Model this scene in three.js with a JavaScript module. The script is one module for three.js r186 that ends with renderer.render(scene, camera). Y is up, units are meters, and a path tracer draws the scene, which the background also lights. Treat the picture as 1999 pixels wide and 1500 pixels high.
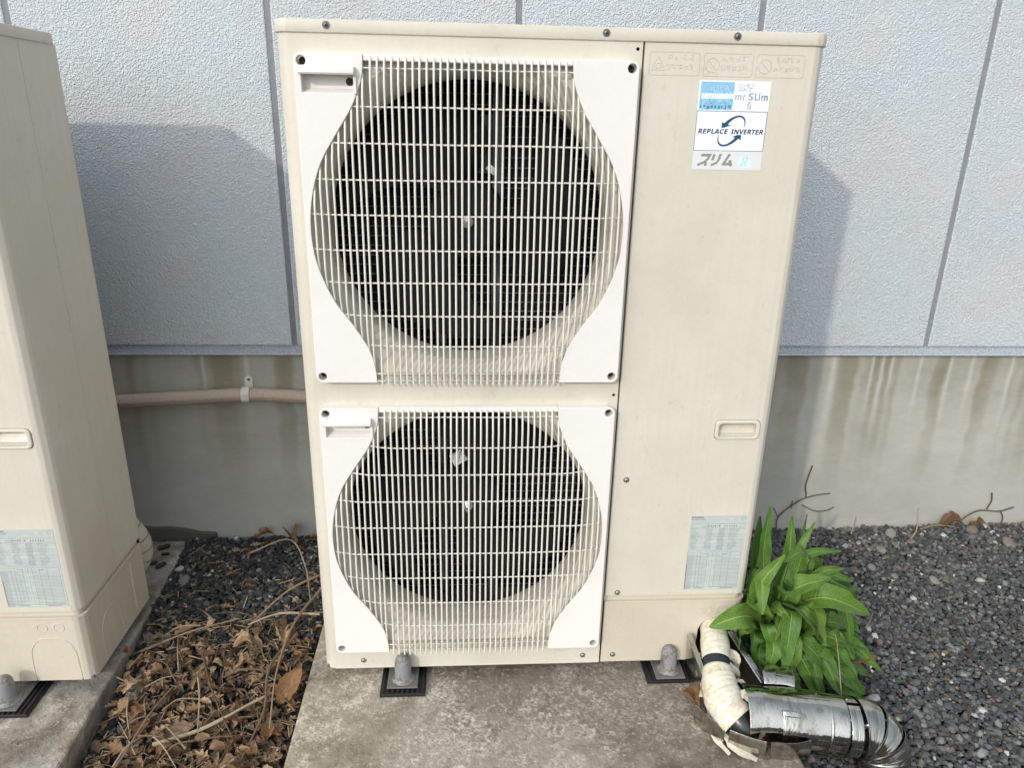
import * as THREE from 'three';
import { mergeGeometries, toCreasedNormals, mergeVertices } from 'three/addons/utils/BufferGeometryUtils.js';
import { RoundedBoxGeometry } from 'three/addons/geometries/RoundedBoxGeometry.js';

// ---------------------------------------------------------------- camera, sky, sun, exposure
const scene = new THREE.Scene();
const camera = new THREE.PerspectiveCamera(54.99, 1024 / 769, 0.05, 600);
camera.rotation.order = 'YXZ';
camera.position.set(0.3197, 1.2069, 1.3793);
camera.rotation.set(-0.3428, -0.065, 0.0207);

const SUN = new THREE.Vector3(-0.68, 0.53, 1).normalize();
function makeSky() {
  const w = 512, h = 256, a = new Float32Array(w * h * 4), d = new THREE.Vector3();
  for (let j = 0; j < h; j++) for (let i = 0; i < w; i++) {
    const el = ((j + 0.5) / h - 0.5) * Math.PI, az = ((i + 0.5) / w - 0.5) * 2 * Math.PI;
    d.set(Math.cos(el) * Math.cos(az), Math.sin(el), Math.cos(el) * Math.sin(az));
    const up = Math.max(0, d.y), k = Math.pow(1 - up, 2.2), c = Math.max(0, d.dot(SUN));
    const glow = 1.6 * Math.pow(c, 10) + 1.25 * Math.pow(c, 1.8);
    const o = (j * w + i) * 4;
    a[o] = 0.5 + 0.27 * k + glow * 1.5; a[o + 1] = 0.6 + 0.24 * k + glow * 1.56; a[o + 2] = 0.71 + 0.19 * k + glow * 1.58; a[o + 3] = 1;
  }
  const t = new THREE.DataTexture(a, w, h, THREE.RGBAFormat, THREE.FloatType);
  t.mapping = THREE.EquirectangularReflectionMapping; t.magFilter = THREE.LinearFilter; t.needsUpdate = true;
  return t;
}
scene.background = makeSky();
scene.environment = scene.background;
const sun = new THREE.DirectionalLight(new THREE.Color(1, 0.93, 0.82), 2.0);
sun.position.copy(SUN).multiplyScalar(8); sun.castShadow = true; sun.shadow.radius = 2.6;
Object.assign(sun.shadow.camera, { left: -4, right: 4, top: 4, bottom: -4, near: 0.5, far: 20 }); sun.shadow.mapSize.set(4096, 4096);
scene.add(sun); scene.add(sun.target);

const renderer = new THREE.WebGLRenderer({ antialias: true });
renderer.setSize(1024, 769);
renderer.toneMapping = THREE.LinearToneMapping;
renderer.toneMappingExposure = 0.73;
renderer.shadowMap.enabled = true;

// ---------------------------------------------------------------- helpers
function rng(s) { return () => { s = (s + 0x6d2b79f5) | 0; let t = Math.imul(s ^ (s >>> 15), 1 | s); t = (t + Math.imul(t ^ (t >>> 7), 61 | t)) ^ t; return ((t ^ (t >>> 14)) >>> 0) / 4294967296; }; }
const PI = Math.PI, V = (x, y, z) => new THREE.Vector3(x, y, z);
const clamp = (x, a = 0, b = 1) => Math.min(b, Math.max(a, x)), lerp = (a, b, t) => a + (b - a) * t;
const smooth = (a, b, x) => { const t = clamp((x - a) / (b - a)); return t * t * (3 - 2 * t); };
const used = new Map();
function numbered(n) { const k = used.get(n) || 0; used.set(n, k + 1); return k ? n + '_' + String(k).padStart(3, '0') : n; }
function shadowOn(o) { o.castShadow = true; o.receiveShadow = true; return o; }
function part(name, g, m, parent, pos) { const o = shadowOn(new THREE.Mesh(g, m)); o.name = name; if (pos) o.position.set(...pos); parent.add(o); return o; }
function tag(o, label, category, group, kind) { o.userData = { label, category }; if (group) o.userData.group = group; if (kind) o.userData.kind = kind; return o; }
function thing(name, label, category, pos = [0, 0, 0], group) { const o = new THREE.Group(); o.name = numbered(name); o.position.set(...pos); scene.add(o); return tag(o, label, category, group); }
function solo(name, g, m, label, category, group, pos) { const o = part(numbered(name), g, m, scene, pos); return tag(o, label, category, group); }
function struct(name, g, m) { const o = part(numbered(name), g, m, scene); o.userData = { kind: 'structure' }; return o; }
const box = (x0, x1, y0, y1, z0, z1) => new THREE.BoxGeometry(x1 - x0, y1 - y0, z1 - z0).translate((x0 + x1) / 2, (y0 + y1) / 2, (z0 + z1) / 2);
const rbox = (x0, x1, y0, y1, z0, z1, r = 0.002, s = 2) => new RoundedBoxGeometry(x1 - x0, y1 - y0, z1 - z0, s, r).translate((x0 + x1) / 2, (y0 + y1) / 2, (z0 + z1) / 2);
const tube = (pts, r, seg = 12, rad = 6) => new THREE.TubeGeometry(new THREE.CatmullRomCurve3(pts.map((p) => V(...p))), seg, r, rad);
function rrect(s, x0, x1, y0, y1, r) {
  s.moveTo(x0 + r, y0); s.lineTo(x1 - r, y0); s.absarc(x1 - r, y0 + r, r, -PI / 2, 0); s.lineTo(x1, y1 - r); s.absarc(x1 - r, y1 - r, r, 0, PI / 2);
  s.lineTo(x0 + r, y1); s.absarc(x0 + r, y1 - r, r, PI / 2, PI); s.lineTo(x0, y0 + r); s.absarc(x0 + r, y0 + r, r, PI, 1.5 * PI); return s;
}
function ext(shape, depth, z0, bevel = 0, cs = 12) {
  return new THREE.ExtrudeGeometry(shape, bevel ? { depth: depth - 2 * bevel, bevelEnabled: true, bevelThickness: bevel, bevelSize: bevel, bevelOffset: -bevel, bevelSegments: 2, curveSegments: cs } : { depth, bevelEnabled: false, curveSegments: cs }).translate(0, 0, z0 + bevel);
}
// a sheet of thickness t bent along a plan path of [x, z] points (outer side on the left hand), standing from y0 to y1
function bent(pts, t, y0, y1) {
  const out = pts.map((p) => new THREE.Vector2(p[0], -p[1])), inn = [];
  for (let i = 0; i < out.length; i++) {
    const a = out[Math.max(0, i - 1)], b = out[Math.min(out.length - 1, i + 1)], d = b.clone().sub(a).normalize();
    inn.push(new THREE.Vector2(out[i].x - d.y * t, out[i].y + d.x * t));
  }
  const g = new THREE.ExtrudeGeometry(new THREE.Shape([...out, ...inn.reverse()]), { depth: y1 - y0, bevelEnabled: false });
  g.rotateX(-PI / 2).translate(0, y0, 0);
  return toCreasedNormals(g, 0.5);
}
function arc(cx, cz, r, a0, a1, n = 8) { const o = []; for (let i = 0; i <= n; i++) { const a = lerp(a0, a1, i / n); o.push([cx + r * Math.cos(a), cz + r * Math.sin(a)]); } return o; }
const merge = (list) => mergeGeometries(list.map((g) => { const n = g.index ? g.toNonIndexed() : g; for (const k of Object.keys(n.attributes)) if (!['position', 'normal', 'uv'].includes(k)) n.deleteAttribute(k); return n; }));

// periodic value noise, n x n pixels, `cells` lattice cells a side
function lattice(n, cells, seed, m = n) {
  const r = rng(seed), cy = Math.max(1, Math.round(cells * m / n)), L = new Float32Array(cells * cy).map(() => r()), o = new Float32Array(n * m);
  for (let y = 0; y < m; y++) {
    const fy = y / m * cy, y0 = Math.floor(fy), ty = fy - y0, sy = ty * ty * (3 - 2 * ty), r0 = (y0 % cy) * cells, r1 = ((y0 + 1) % cy) * cells;
    for (let x = 0; x < n; x++) {
      const fx = x / n * cells, x0 = Math.floor(fx), tx = fx - x0, sx = tx * tx * (3 - 2 * tx), a = x0 % cells, b = (x0 + 1) % cells;
      o[y * n + x] = lerp(lerp(L[r0 + a], L[r0 + b], sx), lerp(L[r1 + a], L[r1 + b], sx), sy);
    }
  }
  return o;
}
function fbm(n, oct, seed, m = n) {           // oct: [[cells, weight], ...]; result about 0..1
  const o = new Float32Array(n * m); let s = 0;
  oct.forEach(([c, w], k) => { const l = lattice(n, c, seed + 17 * k, m); for (let i = 0; i < o.length; i++) o[i] += w * l[i]; s += w; });
  for (let i = 0; i < o.length; i++) o[i] /= s;
  return o;
}
function tex(n, m, fn, srgb, repeat = true) {  // fn(i, x, y) -> [r, g, b] 0..255
  const a = new Uint8Array(n * m * 4);
  for (let y = 0; y < m; y++) for (let x = 0; x < n; x++) { const i = y * n + x, c = fn(i, x, y); a[i * 4] = clamp(c[0], 0, 255); a[i * 4 + 1] = clamp(c[1], 0, 255); a[i * 4 + 2] = clamp(c[2], 0, 255); a[i * 4 + 3] = 255; }
  const t = new THREE.DataTexture(a, n, m, THREE.RGBAFormat);
  t.magFilter = THREE.LinearFilter; t.minFilter = THREE.LinearMipmapLinearFilter; t.generateMipmaps = true; if (repeat) t.wrapS = t.wrapT = THREE.RepeatWrapping;
  if (srgb) t.colorSpace = THREE.SRGBColorSpace; t.needsUpdate = true; return t;
}
function canvas(w, h, draw, srgb = true) {
  const c = document.createElement('canvas'); c.width = w; c.height = h; const x = c.getContext('2d'); draw(x, w, h);
  const t = new THREE.CanvasTexture(c); if (srgb) t.colorSpace = THREE.SRGBColorSpace; t.magFilter = THREE.LinearFilter; return t;
}
const scaled = (t, rx, ry, ox = 0, oy = 0) => { const c = t.clone(); c.wrapS = c.wrapT = THREE.RepeatWrapping; c.repeat.set(rx, ry); c.offset.set(ox, oy); c.needsUpdate = true; return c; };
const grey = (v) => [v, v, v];
const std = (o) => new THREE.MeshStandardMaterial(o);
const lin = (r, g, b) => new THREE.Color().setRGB(r, g, b);
function planarUV(g, fu, fv) { const p = g.attributes.position, u = new Float32Array(p.count * 2); for (let i = 0; i < p.count; i++) { u[2 * i] = fu(p.getX(i), p.getY(i), p.getZ(i)); u[2 * i + 1] = fv(p.getX(i), p.getY(i), p.getZ(i)); } g.setAttribute('uv', new THREE.BufferAttribute(u, 2)); return g; }

// ---------------------------------------------------------------- materials
const N = 1024;
const stuccoH = fbm(N, [[150, 0.6], [240, 1], [360, 0.9], [500, 0.4]], 11);
const stuccoBump = tex(N, N, (i) => grey(255 * smooth(0.22, 0.8, stuccoH[i])));
const mott = fbm(N, [[4, 1], [9, 0.7], [23, 0.4]], 41), mott2 = fbm(N, [[5, 1], [13, 0.7]], 77), fine = fbm(N, [[256, 1], [512, 1]], 5);
const stuccoMap = tex(N, N, (i) => { const d = 7 * (mott[i] - 0.5) + 10 * (fine[i] - 0.5) + 26 * (stuccoH[i] - 0.5), t = 9 * (mott2[i] - 0.5); return [202 + d + t, 205 + d - t * 0.3, 208 + d - t * 0.4]; }, true);
const M = {};
M.stucco = [0, 1, 2].map((k) => std({ map: scaled(stuccoMap, 1 / 0.6, 1 / 0.6, 0.37 * k, 0.21 * k), bumpMap: scaled(stuccoBump, 1 / 0.6, 1 / 0.6, 0.37 * k, 0.21 * k), bumpScale: 0.0027, roughness: 0.92 }));
const jointN = fbm(512, [[80, 1], [170, 1.2]], 91);
const jointMap = tex(512, 512, (i) => { const v = 196 + 100 * (jointN[i] - 0.5); return [v, v, v * 1.04]; }, true);
M.joint = std({ map: scaled(jointMap, 1 / 0.25, 1 / 0.25), bumpMap: scaled(stuccoBump, 1 / 0.4, 1 / 0.4), bumpScale: 0.003, roughness: 0.95 });
const flashMap = tex(512, 512, (i) => { const v = 44 * (jointN[i] - 0.5); return [172 + v, 177 + v, 184 + v]; }, true);
M.flash = std({ map: scaled(flashMap, 1 / 0.3, 1 / 0.3), bumpMap: scaled(stuccoBump, 1 / 0.5, 1 / 0.5), bumpScale: 0.0015, roughness: 0.9 });

// weathered foundation: pale concrete, brown run-off stains that start under the flashing, pale lime streaks
const FX0 = -1.8, FX1 = 3.0, FH = 0.6;
const fN = fbm(2048, [[12, 1], [30, 0.8], [90, 0.5], [300, 0.4]], 301, 512), fN2 = fbm(2048, [[20, 1], [60, 0.6]], 311, 512);
const streak = (() => { const r = rng(88), o = new Float32Array(2048), a = lattice(2048, 90, 5, 4), b = lattice(2048, 240, 6, 4), c = lattice(2048, 30, 7, 4); for (let x = 0; x < 2048; x++) o[x] = 0.45 * a[x] + 0.25 * b[x] + 0.3 * c[x]; return o; })();
const foundMap = tex(2048, 512, (i, x, y) => {
  const h = y / 512, wx = lerp(FX0, FX1, x / 2048), d = 1 - h;                    // d: 0 at the flashing
  let v = 10 * (fN[i] - 0.5) * 3, s = streak[x];
  const xs = (x + Math.round(14 * (fN2[i] - 0.5)) + 2048) % 2048, s2 = streak[(xs + 700) % 2048]; s = streak[xs];
  let st = smooth(1.05, -0.05, d * 1.1 + 0.25 * (fN2[i] - 0.5)) * (0.12 + 0.88 * smooth(0.36, 0.66, s)) * (0.55 + 0.9 * fN2[i]) + 0.3 * smooth(0.28, 0.0, d + 0.2 * (fN[i] - 0.5)) * (0.4 + 0.6 * smooth(0.3, 0.6, s2));
  st = 0.58 * st;
  for (const [sx, L, w] of [[1.4, 0.45, 0.016], [1.519, 0.25, 0.008], [1.55, 0.4, 0.012], [1.578, 0.2, 0.008], [1.665, 0.3, 0.01], [1.759, 0.34, 0.009], [1.826, 0.3, 0.012], [1.95, 0.3, 0.01], [-0.42, 0.2, 0.01], [-0.3, 0.3, 0.012]]) {
    const q = Math.exp(-(((wx - sx + 0.006 * (fN2[i] - 0.5)) / (w * (0.5 + 0.9 * d))) ** 2)) * smooth(L * 1.6, L * 0.4, d); st *= 1 - 0.85 * q; v += 12 * q;
  }
  st = clamp(st);
  return [174 + v - 54 * st, 172 + v - 62 * st, 163 + v - 78 * st];
}, true, false);
const foundBump = tex(N, N, (i) => grey(255 * (0.5 * fine[i] + 0.5 * mott[i])));
M.found = std({ map: foundMap, bumpMap: foundBump, bumpScale: 0.0006, roughness: 0.85 });
M.mortar = std({ color: lin(0.13, 0.125, 0.115), bumpMap: scaled(foundBump, 6, 6), bumpScale: 0.004, roughness: 0.95 });

const padN = fbm(N, [[6, 1], [14, 1], [40, 0.7]], 501), padF = fbm(N, [[130, 1], [260, 1], [510, 0.7]], 511), padS = fbm(N, [[9, 1], [28, 0.8], [70, 0.5]], 521), padP = fbm(N, [[190, 1]], 531);
const padMap = tex(N, N, (i) => {
  const dirt = smooth(0.4, 0.68, padS[i] * 0.6 + padF[i] * 0.4), lime = smooth(0.52, 0.74, padN[i] * 0.45 + padF[i] * 0.55), pit = smooth(0.86, 0.95, padP[i]) * 0.6;
  const v = 78 * (padF[i] - 0.5) + 26 * (padN[i] - 0.5), b = 16 * (mott2[i] - 0.5);
  return [165 + v - 52 * dirt + 36 * lime - 50 * pit + b, 157 + v - 54 * dirt + 37 * lime - 50 * pit, 146 + v - 56 * dirt + 38 * lime - 48 * pit - b];
}, true);
const padBump = tex(N, N, (i) => grey(255 * clamp(0.25 * padN[i] + 0.6 * padF[i] - 0.3 * smooth(0.86, 0.95, padP[i]) + 0.15)));
M.pad = std({ map: scaled(padMap, 1 / 0.9, 1 / 0.9, 0.15, 0.3), bumpMap: scaled(padBump, 1 / 0.9, 1 / 0.9, 0.15, 0.3), bumpScale: 0.0025, roughness: 0.92 });
// the main pad carries a dark damp-looking stain with a ragged edge in front of the casing; texture spans x -0.1..1.1, z -0.7..0.8
const stainMap = tex(N, N, (i, px, py) => {
  const x = -0.1 + 1.2 * px / N, z = -0.7 + 1.5 * py / N, k = (Math.floor((z + 3) / 0.9 * N) % N) * N + (Math.floor((x + 3) / 0.9 * N) % N), e = 0.09 * (padS[k] - 0.5) + 0.05 * (padF[k] - 0.5);
  const edge = 0.03 + 0.09 * smooth(0.24, 0.42, x) + 0.3 * smooth(0.5, 0.75, x) - 0.02 * Math.sin(x * 14);
  const stain = smooth(0.07, -0.07, z - edge + e * 3.2) * smooth(0.2, 0.26, x + e) * smooth(0.36, 0.58, 0.75 * padN[k] + 0.25 * padF[k] + 0.14);
  const dirt = smooth(0.42, 0.7, padS[k] * 0.6 + padF[k] * 0.4), lime = smooth(0.52, 0.72, padN[k] * 0.4 + padF[k] * 0.6), warm = smooth(0.3, 0.0, x + e);
  const v = 84 * (padF[k] - 0.5) + 26 * (padN[k] - 0.5);
  return [169 + v - 34 * dirt + 28 * lime - 34 * stain + 5 * warm, 161 + v - 35 * dirt + 29 * lime - 35 * stain + 1 * warm, 149 + v - 36 * dirt + 30 * lime - 35 * stain - 5 * warm];
}, true);
M.padStained = std({ map: scaled(stainMap, 1 / 1.2, 1 / 1.5, 0.1 / 1.2, 0.7 / 1.5), bumpMap: scaled(padBump, 1 / 0.9, 1 / 0.9, 0.15, 0.3), bumpScale: 0.0025, roughness: 0.92 });

// painted sheet steel of the casing: cream, lightly grimed and scuffed
const casN = fbm(N, [[5, 1], [12, 0.8], [40, 0.4]], 601), casF = fbm(N, [[150, 1], [400, 1]], 611), casP = fbm(N, [[90, 1], [37, 0.6]], 621);
const casS = lattice(N, 64, 631), casS2 = lattice(N, 170, 641);
const casingMap = tex(N, N, (i, x) => { const run = 9 * smooth(0.55, 0.85, casS[x]) * smooth(0.35, 0.7, casN[i]) + 5 * smooth(0.6, 0.9, casS2[x]) * smooth(0.4, 0.65, casN[(i + 300 * N) % (N * N)]); const d = 12 * (casN[i] - 0.5) + 6 * (casF[i] - 0.5) - 0.25 * run, s = smooth(0.78, 0.9, casP[i]) * 6; return [210 + d - s, 202 + d - s, 187 + d * 1.3 - s * 1.2]; }, true);
const casingRough = tex(N, N, (i) => grey(118 + 70 * (casN[i] - 0.5) + 40 * (casF[i] - 0.5)));
M.cream = std({ map: scaled(casingMap, 1.6, 1.6), roughnessMap: scaled(casingRough, 1.6, 1.6), roughness: 1.0 });
M.creamB = std({ map: scaled(casingMap, 1.1, 1.1, 0.4, 0.3), roughnessMap: scaled(casingRough, 1.1, 1.1), roughness: 1.05, color: lin(0.93, 0.9, 0.86) });
const whiteMap = tex(512, 512, (i, x, y) => { const k = (y * 2) * N + x * 2, d = 8 * (casN[k] - 0.5) + 5 * (casF[k] - 0.5); return [229 + d, 224 + d, 218 + d * 1.2]; }, true);
M.white = std({ map: scaled(whiteMap, 2.3, 2.3), roughness: 0.55 });
M.bar = std({ color: lin(0.74, 0.71, 0.63), roughness: 0.42 });
M.dust = std({ map: scaled(padMap, 8, 8), color: lin(0.9, 0.85, 0.8), roughness: 1 });
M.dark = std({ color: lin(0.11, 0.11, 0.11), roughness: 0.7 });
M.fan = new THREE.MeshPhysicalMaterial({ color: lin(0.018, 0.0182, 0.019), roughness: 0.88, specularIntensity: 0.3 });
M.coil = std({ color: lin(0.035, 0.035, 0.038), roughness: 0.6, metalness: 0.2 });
M.tubeMetal = std({ color: lin(0.3, 0.3, 0.31), roughness: 0.4, metalness: 0.6 });
M.galv = std({ color: lin(0.12, 0.12, 0.125), roughness: 0.5, metalness: 0.5 });
M.screw = std({ color: lin(0.42, 0.4, 0.36), roughness: 0.45, metalness: 0.9 });
M.screwDark = std({ color: lin(0.05, 0.048, 0.045), roughness: 0.55, metalness: 0.6 });
M.slot = std({ color: lin(0.015, 0.014, 0.013), roughness: 0.8 });
M.nut = std({ color: lin(0.75, 0.75, 0.74), roughness: 0.22, metalness: 1 });
M.bell = M.cream;
M.screwMid = std({ color: lin(0.2, 0.19, 0.18), roughness: 0.45, metalness: 0.8 });
M.paper = std({ color: lin(0.6, 0.6, 0.58), roughness: 0.8 });

// ---------------------------------------------------------------- ground
const WALLZ = -0.62, FZ = -0.634;
function groundY(x, z) {
  let y = -0.045 + 0.04 * smooth(-0.2, -0.58, z) + 0.008 * Math.sin(x * 5.1 + 1) * Math.cos(z * 6.3);
  const between = smooth(-0.56, -0.48, x) * smooth(-0.02, -0.08, x);
  y = lerp(y, lerp(-0.012, -0.085, smooth(-0.42, 0.25, z)), between);
  return y;
}
{
  const xs = [], zs = [];
  for (let x = -60; x < -2; x += x < -6 ? 6 : 1) xs.push(x); for (let x = -2; x < 3.2; x += 0.06) xs.push(x); for (let x = 3.2; x <= 62; x += x > 7 ? 6 : 1) xs.push(x);
  for (let z = -0.64; z < 1.6; z += 0.06) zs.push(z); for (let z = 1.6; z <= 120; z += z > 6 ? 8 : 0.6) zs.push(z);
  const pos = [], uv = [], idx = [];
  zs.forEach((z) => xs.forEach((x) => { pos.push(x, groundY(x, z) - 0.01, z); uv.push(x, z); }));
  for (let j = 0; j < zs.length - 1; j++) for (let i = 0; i < xs.length - 1; i++) { const a = j * xs.length + i, b = a + xs.length; idx.push(a, b, a + 1, b, b + 1, a + 1); }
  const g = new THREE.BufferGeometry(); g.setAttribute('position', new THREE.Float32BufferAttribute(pos, 3)); g.setAttribute('uv', new THREE.Float32BufferAttribute(uv, 2)); g.setIndex(idx); g.computeVertexNormals();
  const gN = fbm(N, [[100, 1], [180, 1]], 701), gM = fbm(N, [[7, 1], [20, 0.6]], 711);
  const gm = tex(N, N, (i) => { const v = 58 + 90 * (gN[i] - 0.5) + 24 * (gM[i] - 0.5); return [v * 1.02, v, v * 0.98]; }, true), gb = tex(N, N, (i) => grey(255 * gN[i]));
  struct('ground', g, std({ map: gm, bumpMap: gb, bumpScale: 0.012, roughness: 1 }));
}
function stoneGeo(seed, flat) {
  const r = rng(seed), g = mergeVertices(new THREE.IcosahedronGeometry(1, 0).deleteAttribute('uv').deleteAttribute('normal')), p = g.attributes.position;
  for (let i = 0; i < p.count; i++) { const k = 0.68 + 0.55 * r(); p.setXYZ(i, p.getX(i) * k * (1 + 0.3 * r()), p.getY(i) * k * flat, p.getZ(i) * k); }
  const n = g.toNonIndexed(); n.computeVertexNormals(); return n;
}
const stoneVariants = [stoneGeo(1, 0.7), stoneGeo(2, 0.55), stoneGeo(3, 0.8), stoneGeo(4, 0.62)];
const inPad = (x, z) => (x > -0.05 && x < 1.0 && z < 0.75) || (x < lerp(-0.516, -0.478, (z + 0.62) / 0.85) && x > -1.55 && z < 0.75);
{
  const r = rng(77), lists = [[], [], [], []];
  const put = (x, z, lift, s) => lists[Math.floor(r() * 4)].push([x, groundY(x, z) + lift, z, s]);
  const fill = (x0, x1, z0, z1, step, layers) => {
    for (let l = 0; l < layers; l++) for (let z = z0; z < z1; z += step) for (let x = x0; x < x1; x += step) {
      const px = x + (r() - 0.5) * step * 1.5, pz = z + (r() - 0.5) * step * 1.5; if (inPad(px, pz) || pz < FZ + 0.004) continue;
      put(px, pz, -0.004 + l * 0.006 + r() * 0.004, 0.0042 + 0.0058 * r() ** 2 + (r() < 0.05 ? 0.005 * r() : 0));
    }
  };
  fill(0.99, 2.9, FZ + 0.005, 0.75, 0.0105, 2);
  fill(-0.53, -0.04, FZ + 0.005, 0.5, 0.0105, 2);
  fill(-1.5, 2.9, 0.76, 1.25, 0.014, 1);
  const sm = std({ color: 0xffffff, roughness: 0.88 }), dm = new THREE.Object3D(), c = new THREE.Color();
  lists.forEach((L, k) => {
    const im = shadowOn(new THREE.InstancedMesh(stoneVariants[k], sm, L.length)); im.name = numbered('gravel');
    L.forEach(([x, y, z, s], i) => {
      dm.position.set(x, y, z); dm.rotation.set((r() - 0.5) * 1.4, r() * 6.3, (r() - 0.5) * 1.4); dm.scale.setScalar(s); dm.updateMatrix(); im.setMatrixAt(i, dm.matrix);
      const q = r(), leftTone = x < 0 ? 0.5 : 1; let v = (0.05 + 0.115 * r() * r()) * leftTone;  // most stones at negative x take a darker tone
      if (q < 0.012) c.setRGB(0.5, 0.49, 0.46); else if (q < 0.07) c.setRGB(0.2, 0.195, 0.18); else if (q < 0.13) c.setRGB(0.17 * leftTone, 0.13 * leftTone, 0.1 * leftTone); else if (q < 0.3) c.setRGB(v * 1.75, v * 1.7, v * 1.6); else c.setRGB(v, v * 1.0, v * 1.01);
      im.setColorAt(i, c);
    });
    tag(im, ['dark crushed stone gravel spread over the ground along the wall', 'flat dark gravel chips among the crushed stone', 'blocky dark gravel among the crushed stone', 'thin dark gravel flakes among the crushed stone'][k], 'gravel', null, 'stuff'); scene.add(im);
  });
}

// ---------------------------------------------------------------- building wall
{
  const w = thing('building_wall', 'pale blue stucco panelled wall on a stained concrete foundation behind the units', 'wall', [0, 0, FZ]);
  const J = 0.606, j0 = -0.157, Y0 = 0.606, Y1 = 2.6, gap = 0.0072;
  const dz = WALLZ - FZ;                                                            // panels stand proud of the foundation
  for (let k = -3; k < 5; k++) {
    const x0 = j0 + k * J + gap, x1 = j0 + (k + 1) * J - gap, s = new THREE.Shape([new THREE.Vector2(x0, Y0), new THREE.Vector2(x1, Y0), new THREE.Vector2(x1, Y1), new THREE.Vector2(x0, Y1)]);
    part('siding_panel', ext(s, 0.014, dz - 0.014, 0.0035), M.stucco[(k + 3) % 3], w);
    part('joint_strip', box(x1 - 0.002, x1 + 2 * gap + 0.002, Y0 + 0.002, Y1, dz - 0.03, dz - 0.003), M.joint, w);
  }
  const X0 = j0 - 3 * J, X1 = j0 + 5 * J;
  part('backing', box(X0, X1, 0.56, Y1, -0.16, dz - 0.0302), M.joint, w);
  const fs = new THREE.Shape([[0.0, 0.0], [0.012, 0.0], [0.0135, 0.002], [0.0115, 0.0055], [0.0085, 0.022], [0.0085, 0.034], [0, 0.034]].map(([z, y]) => new THREE.Vector2(-z, y)));
  const fg = new THREE.ExtrudeGeometry(fs, { depth: X1 - X0, bevelEnabled: false }); fg.rotateY(PI / 2).translate(X0, 0.577, 0.0002);
  part('flashing', planarUV(fg, (x) => x, (x, y) => y), M.flash, w);
  const fb = box(FX0, FX1, -0.25, 0.576, -0.15, 0); planarUV(fb, (x) => (x - FX0) / (FX1 - FX0), (x, y) => y / 0.576);
  part('foundation', fb, M.found, w);
  // crumbly mortar fillet where the left pad meets the foundation
  const r = rng(5), top = [];
  for (let i = 0; i <= 24; i++) { const t = i / 24; top.push([lerp(-1.5, -0.44, t), 0.012 + 0.024 * smooth(1, 0.75, t) * (0.7 + 0.5 * r()) + 0.012 * Math.exp(-(((t - 0.88) / 0.05) ** 2))]); }
  const ms = new THREE.Shape([new THREE.Vector2(-1.5, -0.03), ...[[-0.43, -0.03]].map((p) => new THREE.Vector2(...p)), ...top.reverse().map((p) => new THREE.Vector2(...p))]);
  part('mortar_fillet', ext(ms, 0.012, 0.0005, 0.003), M.mortar, w);
}

// ---------------------------------------------------------------- concrete pads
const LP = -0.008;                                                                // the left pad lies a little lower
function pad(name, label, poly, y1, y0, material) {                                         // poly in plan [x, z]
  const s = new THREE.Shape(poly.map(([x, z]) => new THREE.Vector2(x, -z))), b = 0.006;
  const g = new THREE.ExtrudeGeometry(s, { depth: y1 - y0 - 2 * b, bevelEnabled: true, bevelThickness: b, bevelSize: b, bevelOffset: -b, bevelSegments: 2 }); g.rotateX(-PI / 2).translate(0, y0 + b, 0);
  return solo(name, planarUV(g, (x, y) => x + y, (x, y, z) => z + y * 0.7), material, label, 'concrete pad');
}
pad('concrete_pad', 'stained concrete pad under the double-fan unit in full view', [[-0.045, -0.6], [0.995, -0.6], [0.995, 0.7], [-0.04, 0.7]], 0, -0.16, M.padStained);
pad('concrete_pad', 'concrete pad under the unit cut off by the left edge', [[-1.55, -0.62], [-0.516, -0.618], [-0.5, -0.25], [-0.482, 0.2], [-0.468, 0.7], [-1.55, 0.7]], LP, -0.16, M.pad);

// ---------------------------------------------------------------- outdoor units
const UW = 0.95, RC = 0.022, TOP = 1.341, FX = 0.324, CY = [1.0155, 0.3785];
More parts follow.
